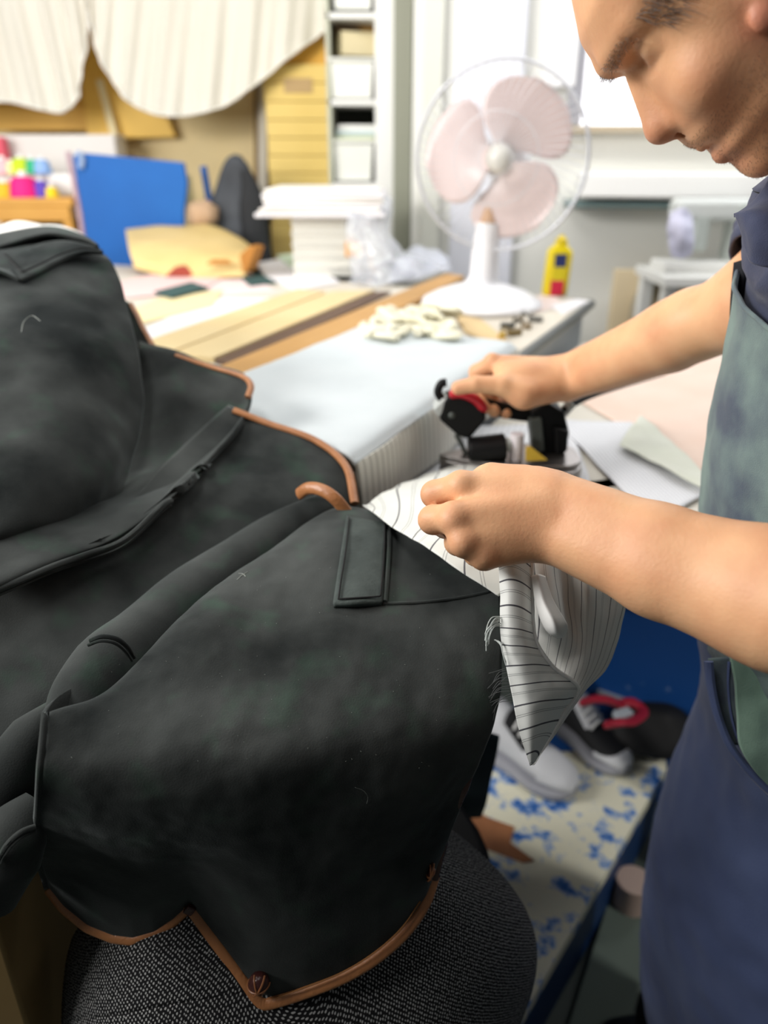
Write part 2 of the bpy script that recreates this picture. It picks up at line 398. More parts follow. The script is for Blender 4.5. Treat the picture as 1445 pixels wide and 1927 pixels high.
# ------------------------------------------------------------------ the dark coat
def coat_mat():
    m = bpy.data.materials.new('worn_black_suede'); m.use_nodes = True; nt = m.node_tree; b = nt.nodes['Principled BSDF']
    b.inputs['Roughness'].default_value = .95; b.inputs['Specular IOR Level'].default_value = .06
    b.inputs['Sheen Weight'].default_value = .22; b.inputs['Sheen Roughness'].default_value = .35; b.inputs['Sheen Tint'].default_value = (.8, .9, .9, 1)
    tc = nt.nodes.new('ShaderNodeTexCoord')
    def noi(scale, det, lo, hi, c0, c1):
        n = nt.nodes.new('ShaderNodeTexNoise'); n.inputs['Scale'].default_value = scale; n.inputs['Detail'].default_value = det
        nt.links.new(tc.outputs['Object'], n.inputs['Vector'])
        r = nt.nodes.new('ShaderNodeValToRGB'); r.color_ramp.elements[0].position = lo; r.color_ramp.elements[1].position = hi
        r.color_ramp.elements[0].color = (*c0, 1); r.color_ramp.elements[1].color = (*c1, 1)
        nt.links.new(n.outputs['Fac'], r.inputs['Fac']); return r
    a = noi(8, 9, .30, .78, (.008, .010, .0102), (.088, .095, .091))
    g = noi(26, 4, .55, .75, (1, 1, 1), (1.0, 1.35, 1.12))
    sp = noi(900, 2, .70, .80, (0, 0, 0), (.05, .055, .05))
    m1 = nt.nodes.new('ShaderNodeMix'); m1.data_type = 'RGBA'; m1.blend_type = 'MULTIPLY'; m1.inputs['Factor'].default_value = 1
    nt.links.new(a.outputs[0], m1.inputs['A']); nt.links.new(g.outputs[0], m1.inputs['B'])
    m2 = nt.nodes.new('ShaderNodeMix'); m2.data_type = 'RGBA'; m2.blend_type = 'ADD'; m2.inputs['Factor'].default_value = .6
    nt.links.new(m1.outputs['Result'], m2.inputs['A']); nt.links.new(sp.outputs[0], m2.inputs['B'])
    nt.links.new(m2.outputs['Result'], b.inputs['Base Color'])
    n2 = nt.nodes.new('ShaderNodeTexNoise'); n2.inputs['Scale'].default_value = 700; n2.inputs['Detail'].default_value = 3
    nt.links.new(tc.outputs['Object'], n2.inputs['Vector'])
    bp = nt.nodes.new('ShaderNodeBump'); bp.inputs['Strength'].default_value = .25; bp.inputs['Distance'].default_value = .001
    nt.links.new(n2.outputs['Fac'], bp.inputs['Height']); nt.links.new(bp.outputs['Normal'], b.inputs['Normal'])
    return m
m_coat = coat_mat()
m_leather = M('tan_leather', '#bf8150', .36, var=('#93603c', 30, 4, .3), bump=(260, .4))
m_leatherd = M('dark_and_shaded_leather', '#37191a', .25, var=('#54302a', 60, 4, .3), bump=(200, .5))
m_stitch = M('coat_seam', '#0c0d0e', .9)
coat = thing('coat', P(420, 1300, .62), 'black suede coat with brown leather edging draped over the table and the tweed chair', 'coat')
def HBf(y): t = min(1, max(0, (y-1430)/230)); return .040*t*t*(3-2*t)
def PH(x, y, d): return P(x, y, d+HBf(y))
# flat helpers for polylines in (px,py,d)
def pl(pts): return [P(*q) for q in pts]
hem_pts = [(0, (92, 1672, .655)), (.25, (120, 1708, .655)), (.5, (165, 1745, .652)), (.8, (212, 1764, .65)), (1, (250, 1769, .648)), (1.3, (292, 1757, .648)), (1.65, (325, 1734, .648)), (2, (355, 1706, .65)),
           (2.5, (425, 1800, .648)), (2.93, (483, 1882, .645)), (3, (492, 1889, .645)), (3.08, (508, 1889, .645)), (3.5, (575, 1869, .645)), (4, (650, 1838, .648)), (4.5, (712, 1800, .652)), (5, (765, 1752, .66)), (5.5, (800, 1700, .67)), (6, (818, 1645, .68))]
NU = 150
us = np.linspace(0, 6, NU)
hu = np.array([h[0] for h in hem_pts]); hp = np.array([h[1] for h in hem_pts], float)
hem = np.stack([np.interp(us, hu, hp[:, k]) for k in range(3)], -1)
hemw = np.array([list(PH(*q)) for q in hem])
E = [
 [(100, 1372, .66), (228, 1330, .69), (380, 1180, .76), (510, 1085, .83), (660, 990, .92), (810, 1060, .86), (925, 1150, .80)],
 [(96, 1352, .59), (216, 1296, .622), (368, 1142, .695), (500, 1050, .765), (650, 962, .845), (805, 1032, .785), (936, 1118, .715)],
 [(94, 1340, .567), (216, 1290, .597), (370, 1137, .668), (500, 1045, .738), (652, 957, .815), (802, 1030, .758), (940, 1122, .692)],
 [(90, 1360, .555), (215, 1330, .575), (370, 1195, .625), (500, 1110, .685), (650, 1040, .735), (800, 1085, .715), (944, 1155, .672)],
 [(86, 1410, .548), (215, 1395, .555), (370, 1300, .585), (505, 1240, .622), (645, 1180, .655), (795, 1180, .66), (946, 1215, .655)],
 [(82, 1460, .546), (215, 1455, .548), (370, 1400, .556), (510, 1360, .577), (650, 1315, .60), (795, 1290, .622), (944, 1290, .648)],
 [(78, 1520, .556), (217, 1520, .552), (370, 1490, .552), (510, 1460, .561), (650, 1425, .578), (790, 1390, .602), (925, 1370, .645)],
 [(76, 1580, .580), (222, 1590, .570), (368, 1570, .566), (508, 1570, .572), (650, 1545, .585), (780, 1500, .61), (896, 1450, .65)],
 [(80, 1630, .612), (232, 1665, .605), (362, 1635, .598), (500, 1710, .602), (650, 1680, .610), (772, 1620, .63), (860, 1540, .66)],
]
rows = [spline([PH(*q) for q in r], NU) for r in E]+[hemw]
GE = loft(rows, NU, 150); 
mask = np.clip(np.linspace(0, 1, 150)*8-1.0, 0, 1)*np.clip((1-np.linspace(0, 1, 150))*6, 0, 1)
N = gnormals(GE)
for i in range(GE.shape[0]):
    for j in range(GE.shape[1]):
        p = GE[i, j]; GE[i, j] += N[i, j]*mask[i]*(.0035*nz(p, 13)+.0016*nz(p, 34)+.0006*nz(p, 90))
pe = MB().grid(GE).build('front_panel', m_coat, coat, solid=.006, offset=-1)
# left edge of the panel turning under, seen as the rounded fold at far left
side = []
for i in range(44, 150, 7):
    p = Vector(GE[i, 0]); side.append([p, p+Vector((-.004, .010, .0)), p+Vector((-.002, .035, -.004)), p+Vector((.02, .07, -.01))])
MB().grid(loft(side, 16, 60)).build('panel_return', m_coat, coat, solid=.004)
# rolled edge D
def coat_tube(name, pts, rad, mat=m_coat, n=26, flat=1.0, up=None, amp=.0025, m=60, par=coat):
    c = spline([P(*q) for q in pts], m); r = np.interp(np.linspace(0, 1, m), np.linspace(0, 1, len(rad)), rad)
    mb = MB().tube([Vector(q) for q in c], list(r), n, flat=flat, up=up)
    for k, v in enumerate(mb.v): mb.v[k] = v+Vector((nz(v, 14), nz(v+Vector((3, 0, 0)), 14), nz(v+Vector((0, 7, 0)), 14)))*amp
    return mb.build(name, mat, par), c
coat_tube('rolled_front', [(622, 965, .865), (540, 1010, .83), (430, 1080, .775), (330, 1155, .725), (262, 1215, .682), (205, 1262, .65), (166, 1316, .622), (152, 1375, .606), (160, 1450, .60)], [.026, .030, .033, .034, .033, .034, .030, .026, .020], n=32)
# seam rings on the roll
def seam(name, pts, r=.0016, mat=m_coat, par=coat, n=40, k=8):
    c = spline([P(*q) for q in pts], n); return MB().tube([Vector(q) for q in c], r, k).build(name, mat, par)
seam('seam', [(170, 1206, .612), (192, 1198, .61), (218, 1202, .612), (238, 1216, .617), (252, 1238, .625)], .0020)
seam('seam', [(166, 1214, .608), (190, 1206, .606), (215, 1210, .608), (234, 1224, .613), (248, 1244, .62)], .0014)
# leather end of the roll
MB().tube([Vector(q) for q in spline([P(*q) for q in [(562, 930, .838), (580, 919, .826), (605, 922, .815), (630, 938, .81), (652, 964, .815)]], 30)], np.full(30, .0068).tolist(), 14, flat=.55, up=(-.3, -.8, .5)).build('leather_edge', m_leather, coat)
# C: lower flap behind the roll
Cr = [
 [(430, 762, .975), (500, 793, .97), (590, 826, .955), (648, 872, .932), (668, 945, .90), (664, 985, .91)],
 [(330, 850, .885), (405, 880, .885), (490, 905, .875), (560, 945, .865), (600, 975, .86), (620, 1000, .87)],
 [(230, 960, .80), (310, 985, .80), (380, 1030, .79), (440, 1070, .785), (480, 1080, .79), (500, 1090, .80)],
 [(100, 1050, .73), (180, 1085, .73), (240, 1140, .725), (290, 1175, .72), (330, 1190, .725), (350, 1200, .74)],
 [(-20, 1110, .69), (50, 1160, .69), (110, 1215, .68), (160, 1260, .675), (200, 1290, .68), (230, 1300, .70)],
 [(-160, 1190, .66), (-80, 1240, .66), (0, 1300, .65), (50, 1350, .64), (90, 1390, .64), (120, 1420, .66)],
 [(-200, 1320, .66), (-130, 1380, .66), (-60, 1440, .65), (0, 1500, .64), (50, 1540, .64), (90, 1560, .66)]]
G = loft(Cr, 70, 110); G = ruffle(G, .005, 11, .0012, 40)
MB().grid(G).build('back_panel', m_coat, coat, solid=.005)
MB().tube([Vector(q) for q in spline([P(*q) for q in [(440, 772, .965), (505, 797, .962), (592, 828, .95), (650, 876, .928), (668, 947, .895)]], 50)], .0055, 10, flat=.7).build('leather_edge', m_leather, coat)
# B: sleeve-like fold
Br = [
 [(262, 640, 1.06), (330, 660, 1.07), (395, 682, 1.07), (455, 700, 1.06), (476, 724, 1.04)],
 [(266, 656, 1.02), (330, 668, 1.035), (395, 690, 1.035), (455, 708, 1.025), (471, 724, 1.01)],
 [(250, 700, 1.01), (330, 722, .99), (390, 744, .995), (445, 762, .995), (466, 765, .985)],
 [(232, 775, .99), (325, 795, .955), (370, 812, .955), (415, 820, .945), (443, 806, .93)],
 [(210, 850, .96), (295, 872, .915), (332, 880, .89), (368, 885, .862), (400, 858, .885)],
 [(200, 915, .89), (258, 922, .845), (290, 925, .818), (318, 938, .796), (340, 918, .83)],
 [(130, 955, .785), (160, 968, .775), (190, 985, .758), (218, 1012, .744), (238, 1008, .775)],
 [(40, 985, .725), (62, 1005, .72), (80, 1030, .709), (98, 1058, .697), (118, 1060, .725)],
 [(-120, 1040, .665), (-90, 1065, .66), (-60, 1090, .655), (-30, 1112, .65), (-10, 1120, .665)]]
G = loft(Br, 80, 150)
NB = gnormals(G); uu_, vv_ = np.meshgrid(np.linspace(0, 1, 80), np.linspace(0, 1, 150))
G = G+NB*(.0055*np.sin(17*uu_+5*vv_)*np.exp(-((vv_-.34)/.13)**2)*np.clip(1-uu_*1.15, 0, 1)*np.clip(uu_*6, 0, 1)+.004*np.exp(-((uu_-.62+.9*(vv_-.42))/.05)**2)*np.exp(-((vv_-.42)/.12)**2))[..., None]
G = ruffle(G, .0035, 16, .0012, 40)
# soft creases radiating in the hollow
MB().grid(G).build('sleeve', m_coat, coat, solid=.006)
MB().tube([Vector(q) for q in spline([P(*q) for q in [(330, 669, 1.036), (395, 690, 1.035), (455, 708, 1.024), (472, 725, 1.008), (467, 748, .995)]], 40)], [.0045]*40, 10, flat=.7).build('leather_edge', m_leather, coat)
seam('seam', [(322, 942, .797), (305, 952, .784), (235, 1016, .742), (160, 1045, .717), (100, 1066, .693), (0, 1108, .662), (-60, 1132, .64)], .0032)
seam('seam', [(322, 951, .800), (305, 961, .789), (235, 1026, .747), (160, 1056, .722), (100, 1076, .698), (0, 1119, .662), (-60, 1143, .64)], .0014)
# A: tall shoulder hump
Ar = [
 [(-170, 660, 1.22), (0, 620, 1.24), (100, 600, 1.26), (170, 620, 1.25), (225, 650, 1.24)],
 [(-160, 500, 1.15), (0, 462, 1.18), (90, 450, 1.20), (155, 470, 1.19), (205, 500, 1.16)],
 [(-150, 482, 1.08), (0, 449, 1.11), (90, 438, 1.13), (155, 458, 1.12), (204, 488, 1.10)],
 [(-150, 520, .99), (0, 500, 1.01), (90, 492, 1.03), (165, 505, 1.05), (222, 520, 1.065)],
 [(-150, 590, .90), (0, 580, .92), (95, 580, .94), (175, 590, .97), (243, 590, 1.02)],
 [(-150, 680, .84), (0, 680, .845), (100, 685, .86), (190, 690, .895), (262, 670, .97)],
 [(-150, 780, .79), (0, 780, .79), (100, 790, .805), (195, 800, .85), (272, 770, .945)],
 [(-150, 880, .735), (0, 885, .735), (90, 895, .75), (180, 905, .80), (246, 870, .90)],
 [(-150, 975, .695), (-10, 980, .70), (70, 978, .725), (150, 965, .78), (228, 925, .85)],
 [(-150, 1040, .67), (-30, 1030, .69), (40, 1015, .725), (120, 990, .775), (200, 960, .83)],
 [(-150, 1090, .68), (-40, 1070, .71), (40, 1040, .75), (120, 1010, .80), (190, 980, .85)]]
G = loft(Ar, 80, 140); G = ruffle(G, .006, 8, .0018, 30)
MB().grid(G).build('shoulder', m_coat, coat, solid=.006)
# strip of the far flap peeking out behind the shoulder, with its leather line
Hr = [[(225, 560, 1.16), (236, 565, 1.16), (246, 572, 1.16)], [(235, 610, 1.14), (255, 612, 1.14), (268, 615, 1.14)], [(245, 660, 1.12), (275, 662, 1.12), (296, 664, 1.12)], [(250, 720, 1.10), (285, 715, 1.10), (320, 710, 1.10)]]
MB().grid(loft(Hr, 16, 30)).build('far_flap', m_coat, coat, solid=.006)
MB().tube(pl([(246, 572, 1.158), (258, 592, 1.147), (268, 615, 1.138), (282, 640, 1.128), (296, 664, 1.118)]), .0035, 8).build('leather_edge', m_leather, coat)
# shoulder tab and collar band
Tb = [[(192, 468, 1.085), (150, 456, 1.085), (100, 453, 1.085), (50, 466, 1.075), (0, 484, 1.06), (-70, 508, 1.04)],
      [(193, 470, 1.075), (158, 466, 1.07), (118, 468, 1.06), (80, 482, 1.04), (18, 496, 1.025), (-70, 530, 1.0)],
      [(192, 473, 1.072), (160, 474, 1.062), (122, 484, 1.042), (80, 505, 1.01), (38, 525, .985), (-70, 565, .96)]]
Tb = [[(px, py, d-.012) for (px, py, d) in r] for r in Tb]
# straight cut end of the tab
def tabgrid(tip, a, b2):
    pass
tt = np.linspace(0, 1, 50)
topc = spline([P(*q) for q in [(194, 470, 1.07), (150, 456, 1.072), (100, 453, 1.073), (50, 466, 1.06), (-2, 487, 1.04)]], 50)
botc = spline([P(*q) for q in [(194, 473, 1.066), (160, 473, 1.056), (122, 485, 1.03), (80, 507, .995), (38, 526, .965)]], 50)
G = np.stack([topc*(1-s)+botc*s for s in np.linspace(0, 1, 16)])
G = ruffle(G, .001, 30)
tb = MB().grid(G).build('shoulder_tab', m_coat, coat, solid=.004)
off = np.array([0, -.003, .003])
ins = lambda a, b, k: a*(1-k)+b*k
st = [Vector(q+off) for q in ins(topc, botc, .88)[2:-3]]+[Vector(q+off) for q in (G[:, -4][::-1])[2:]]
MB().tube(st, .0012, 6).build('stitching', m_stitch, tb)
# pointed left part of the tab beyond the corner
G2 = loft([[(-2, 487, 1.04), (18, 506, 1.0), (38, 526, .965)], [(-60, 500, 1.03), (-40, 500, 1.0), (0, 508, .965)], [(-120, 500, 1.03), (-90, 500, 1.0), (-60, 500, .965)]], 14, 20)
MB().grid(G2).build('shoulder_tab', m_coat, coat, solid=.004)
cb = [[(-90, 500, 1.10), (0, 470, 1.11), (90, 448, 1.125), (150, 458, 1.12), (185, 474, 1.11)],
      [(-90, 470, 1.08), (0, 446, 1.09), (90, 432, 1.11), (150, 446, 1.105), (180, 464, 1.095)],
      [(-90, 492, 1.05), (0, 470, 1.06), (90, 446, 1.078), (150, 455, 1.08), (182, 467, 1.08)]]
MB().grid(loft(cb, 50, 24)).build('collar_band', m_coat, coat, solid=.005)
# lower-left folds (other sleeve)
coat_tube('lower_fold', [(105, 1325, .625), (70, 1380, .62), (25, 1450, .62), (-30, 1540, .62), (-80, 1640, .63)], [.006, .020, .024, .026, .026], n=26)
coat_tube('cuff', [(75, 1505, .605), (35, 1560, .592), (5, 1615, .588), (-25, 1690, .59)], [.012, .024, .029, .024], n=26)
seam('seam', [(66, 1556, .57), (40, 1566, .563), (15, 1588, .56), (-5, 1620, .56)], .0022)
seam('seam', [(66, 1564, .57), (42, 1574, .563), (19, 1595, .56), (0, 1626, .56)], .0013)

# leather piping along the hem and up the right edge
hc = [Vector(q) for q in hemw[::2]]
i2 = int(np.argmin(np.abs(us-2))); 
nm = (P(500, 1300, 1)-Vector((0, 0, CAMZ))).normalized()
def band(name, pts, r, mat, taper=None): return MB().tube(pts, r, 12, flat=.55, up=nm).build(name, mat, coat)
band('leather_piping', [Vector(q) for q in arc(hemw[:i2+1], 60)], .0050, m_leather)
band('leather_piping', [Vector(q) for q in spline([PH(354, 1702, .645), PH(425, 1800, .643), PH(478, 1874, .64)], 40)]+[Vector(q) for q in spline([PH(484, 1881, .64), PH(494, 1888, .64), PH(510, 1888, .64), PH(575, 1868, .64), PH(650, 1838, .643), PH(712, 1800, .647), PH(765, 1752, .655), PH(800, 1700, .665), PH(818, 1648, .675)], 90)], .0052, m_leather)
band('leather_piping', [Vector(q) for q in spline([PH(818, 1655, .672), PH(832, 1600, .668), PH(848, 1545, .663), PH(872, 1490, .655), PH(896, 1438, .65)], 40)], [.0036]*30+list(np.linspace(.0036, .0008, 10)), m_leatherd)  # shade along the right edge is put into this darker leather colour
# stitch line inside the piping
st = [Vector(q)+Vector((0, -.0045, .005)) for q in spline([PH(520, 1876, .64), PH(575, 1856, .64), PH(645, 1827, .643), PH(705, 1790, .647), PH(755, 1745, .655), PH(790, 1695, .665)], 60)]
MB().tube(st, .0007, 5).build('stitching', M('ochre_thread', '#8a5a2a', .7), coat)
# keeper tab at the notch
MB().box(PH(357, 1712, .640), (.0085, .005, .010), ax=Matrix.Rotation(math.radians(35), 3, 'Y')).build('leather_keeper', m_leatherd, coat, bevel=.0015, smooth=False)
# knotted leather toggle button and loop
def toggle(c, r, R):
    t = MB().ball(c, r, 24, R).build('toggle_button', m_leatherd, coat)
    for k, ang in enumerate((20, 75, 130)):
        pts = []
        for a in np.linspace(0, math.pi*1.15, 20):
            q = Vector((math.cos(a)*r[0]*1.02*math.cos(math.radians(ang)), -math.sin(a)*r[1]*1.04, math.cos(a)*r[2]*1.02*math.sin(math.radians(ang))))
            pts.append(Vector(c)+R @ q)
        MB().tube(pts, .0009, 6).build('leather_strand', M('tan_strand', '#96603c', .4), t)
toggle(PH(487, 1850, .630), (.0092, .009, .0112), Matrix.Rotation(math.radians(18), 3, 'Y'))
toggle(PH(810, 1640, .650), (.0030, .006, .0100), Matrix.Rotation(math.radians(12), 3, 'Y'))
# pocket flap: raised leather-like strip with stitching
def on_E(px, py, lift=.004):
    """point on the front panel seen near px,py, lifted towards the viewer"""
    best = ((PX-px)**2+(PY-py)**2+(np.arange(GE.shape[0])[:, None] < 30)*4e3).ravel(); k = np.argpartition(best, 14)[:14]
    w = np.exp(-best[k]/60)+1e-9; return P(px, py, float((DD.ravel()[k]*w).sum()/w.sum())-lift)
rel = GE-np.array([0, 0, CAMZ]); DD = rel[..., 1]*CT-rel[..., 2]*ST
PX = 722.5+FPX*rel[..., 0]/DD; PY = 963.5-FPX*(rel[..., 1]*ST+rel[..., 2]*CT)/DD
def quadpatch(a, b, c, d, n, m, lift):
    rows = []
    for t in np.linspace(0, 1, m):
        l = (a[0]*(1-t)+d[0]*t, a[1]*(1-t)+d[1]*t); r = (b[0]*(1-t)+c[0]*t, b[1]*(1-t)+c[1]*t)
        rows.append([list(on_E(l[0]*(1-s)+r[0]*s, l[1]*(1-s)+r[1]*s, lift+.003*math.sin(math.pi*min(1, max(0, s))))) for s in np.linspace(0, 1, n)])
    g = np.array(rows)
    for _ in range(4):
        g[1:-1, 1:-1] = (g[1:-1, 1:-1]+g[:-2, 1:-1]+g[2:, 1:-1]+g[1:-1, :-2]+g[1:-1, 2:])/5
    return g
m_flap = M('worn_flap_leather', '#343b39', .7, var=('#4a524f', 40, 5, .25), bump=(300, .3), spec=.2)
fl = MB().grid(quadpatch((652, 968), (727, 984), (720, 1132), (626, 1136), 18, 30, .008)).build('pocket_flap', m_flap, coat, solid=.005)
def oncurve(pts, lift, n): return [on_E(px, py, lift) for px, py in spline(pts, n)]
MB().tube(oncurve([(657, 975), (650, 1040), (642, 1090), (637, 1127)], .012, 24)+oncurve([(640, 1127), (690, 1124), (714, 1122)], .012, 12)+oncurve([(716, 1120), (722, 1050), (724, 985)], .012, 20), .0009, 6).build('stitching', m_stitch, fl)
MB().tube(oncurve([(732, 985), (731, 1050), (724, 1132)], .004, 20), .0022, 8).build('seam', m_coat, coat)
MB().tube(oncurve([(720, 1136), (790, 1134), (860, 1126), (932, 1112)], .001, 24), .0016, 8).build('seam', m_coat, coat)
# stray lint threads
m_lint = M('lint', '#8f948e', .9)
def lint(pts, r=.0004): return MB().tube([Vector(q) for q in spline([P(*q) for q in pts], 14)], r, 5)
lint([(40, 625, .86), (45, 605, .87), (60, 594, .875), (76, 604, .868)], .0004).build('lint_thread', m_lint, coat)
MB().tube(oncurve([(446, 1091), (456, 1082), (466, 1076)], .001, 8), .0005, 5).build('lint_thread', m_lint, coat)
MB().tube(oncurve([(449, 1079), (457, 1080), (462, 1085)], .001, 8), .0004, 5).build('lint_thread', m_lint, coat)
MB().tube(oncurve([(668, 1482), (684, 1488), (692, 1500), (690, 1512)], .001, 10), .00015, 5).build('lint_thread', m_lint, coat)
rl = random.Random(3); mbl = MB()
for k in range(110):
    px = rl.uniform(130, 900); py = rl.uniform(1000, 1450)
    if py < 1330-(px-100)*.66: continue
    q = on_E(px, py, .0008); a = rl.uniform(0, 6.28); L = rl.uniform(.0003, .0012)
    mbl.tube([q, q+Vector((math.cos(a), math.sin(a)*.5, math.sin(a)*.5))*L], .00013, 4)
o = mbl.build('lint_specks', m_lint, coat); o['kind'] = 'stuff'
# ------------------------------------------------------------------ the man
class SDF:
    """a signed distance volume; parts are blended in locally and meshed with surface nets"""
    def __init__(s, xs, ys, zs):
        s.ax = [np.asarray(a, np.float32) for a in (xs, ys, zs)]
        s.D = np.full([len(a) for a in s.ax], .5, np.float32)
    def sl(s, lo, hi):
        r = []
        for a, l, h in zip(s.ax, lo, hi):
            i = max(0, int(np.searchsorted(a, l))-1); j = min(len(a), int(np.searchsorted(a, h))+1)
            r.append(slice(i, max(j, i+1)))
        return tuple(r)
    def pts(s, q):
        return np.meshgrid(*[a[k] for a, k in zip(s.ax, q)], indexing='ij')
    def blend(s, q, d, k):
        o = s.D[q]
        if k > 0:
            h = np.clip(.5+.5*(o-d)/k, 0, 1); s.D[q] = o*(1-h)+d*h-k*h*(1-h)
        else: s.D[q] = np.minimum(o, d)
    def cut(s, q, d, k):
        o = s.D[q]; h = np.clip(.5-.5*(o+d)/k, 0, 1); s.D[q] = o*(1-h)-d*h+k*h*(1-h)
    def cap(s, a, b, ra, rb, k=.006):
        a = np.array(a, float); b = np.array(b, float); m = max(ra, rb)+k+.012
        q = s.sl(np.minimum(a, b)-m, np.maximum(a, b)+m); X, Y, Z = s.pts(q)
        ab = b-a; L = max(ab @ ab, 1e-9)
        t = np.clip(((X-a[0])*ab[0]+(Y-a[1])*ab[1]+(Z-a[2])*ab[2])/L, 0, 1)
        d = np.sqrt((X-a[0]-t*ab[0])**2+(Y-a[1]-t*ab[1])**2+(Z-a[2]-t*ab[2])**2)-(ra+(rb-ra)*t)
        s.blend(q, d.astype(np.float32), k)
    def chain(s, pts, rad, k=.006):
        for i in range(len(pts)-1): s.cap(pts[i], pts[i+1], rad[i], rad[i+1], k)
    def ell(s, c, r, R=None, k=.006, cut=False):
        c = np.array(c, float); r = np.array(r, float); m = max(r)+k+.01
        q = s.sl(c-m, c+m); X, Y, Z = s.pts(q); p = [X-c[0], Y-c[1], Z-c[2]]
        if R is not None:
            p = [p[0]*R[0][i]+p[1]*R[1][i]+p[2]*R[2][i] for i in range(3)]   # columns of R = local axes
        k0 = np.sqrt((p[0]/r[0])**2+(p[1]/r[1])**2+(p[2]/r[2])**2)
        k1 = np.sqrt((p[0]/r[0]**2)**2+(p[1]/r[1]**2)**2+(p[2]/r[2]**2)**2)+1e-6
        d = (k0*(k0-1)/k1).astype(np.float32)
        (s.cut if cut else s.blend)(q, d, k)
    def mesh(s):
        D = s.D; sg = D < 0
        c = np.zeros([n-1 for n in D.shape], np.uint8)
        for i in (0, 1):
            for j in (0, 1):
                for k in (0, 1):
                    c += sg[i:D.shape[0]-1+i, j:D.shape[1]-1+j, k:D.shape[2]-1+k]
        act = np.argwhere((c > 0) & (c < 8)); ids = np.full(c.shape, -1, np.int32)
        ids[tuple(act.T)] = np.arange(len(act))
        acc = np.zeros((len(act), 3)); cnt = np.zeros(len(act))
        cor = [(0, 0, 0), (1, 0, 0), (0, 1, 0), (1, 1, 0), (0, 0, 1), (1, 0, 1), (0, 1, 1), (1, 1, 1)]
        V = [D[act[:, 0]+a, act[:, 1]+b, act[:, 2]+e] for a, b, e in cor]
        XYZ = [np.stack([s.ax[0][act[:, 0]+a], s.ax[1][act[:, 1]+b], s.ax[2][act[:, 2]+e]], -1) for a, b, e in cor]
        for i in range(8):
            for j in range(i+1, 8):
                if bin(i ^ j).count('1') != 1: continue
                m = (V[i] < 0) != (V[j] < 0); t = V[i]/(V[i]-V[j]+1e-12)
                pt = XYZ[i]*(1-t[:, None])+XYZ[j]*t[:, None]
                acc[m] += pt[m]; cnt[m] += 1
        verts = acc/cnt[:, None]; faces = []
        for axx in range(3):
            a = [slice(None)]*3; b = [slice(None)]*3; a[axx] = slice(0, -1); b[axx] = slice(1, None)
            x = np.argwhere(sg[tuple(a)] != sg[tuple(b)])
            o1, o2 = [(1, 2), (2, 0), (0, 1)][axx]
            ok = (x[:, o1] > 0) & (x[:, o2] > 0) & (x[:, o1] < c.shape[o1]) & (x[:, o2] < c.shape[o2]); x = x[ok]
            fl = sg[tuple(x.T)]
            def cell(d1, d2):
                y = x.copy(); y[:, o1] -= d1; y[:, o2] -= d2; return ids[tuple(y.T)]
            q = np.stack([cell(1, 1), cell(0, 1), cell(0, 0), cell(1, 0)], -1)
            q[~fl] = q[~fl][:, ::-1]; faces.append(q)
        return verts, np.concatenate(faces)

def np_mesh(name, verts, faces, mat, parent, smooth_it=0):
    o0 = np.array(ORG[parent.name]); me = bpy.data.meshes.new(name)
    if smooth_it:
        e = np.concatenate([faces[:, [0, 1]], faces[:, [1, 2]], faces[:, [2, 3]], faces[:, [3, 0]]])
        e = np.concatenate([e, e[:, ::-1]]); n = len(verts); deg = np.bincount(e[:, 0], minlength=n)[:, None]
        for it in range(smooth_it):
            s = np.stack([np.bincount(e[:, 0], verts[e[:, 1], k], n) for k in range(3)], -1)
            verts = verts+(.6 if it % 2 == 0 else -.5)*(s/np.maximum(deg, 1)-verts)
    v = verts-o0
    me.vertices.add(len(v)); me.vertices.foreach_set('co', v.astype(np.float32).ravel())
    me.loops.add(faces.size); me.loops.foreach_set('vertex_index', faces.astype(np.int32).ravel())
    me.polygons.add(len(faces)); me.polygons.foreach_set('loop_start', np.arange(0, faces.size, 4, dtype=np.int32))
    try: me.polygons.foreach_set('loop_total', np.full(len(faces), 4, np.int32))
    except Exception: pass
    me.update(calc_edges=True); me.validate()
    me.polygons.foreach_set('use_smooth', [True]*len(me.polygons))
    me.materials.append(mat)
    o = bpy.data.objects.new(name, me); C.objects.link(o); o.parent = parent; ORG[o.name] = Vector(o0); return o

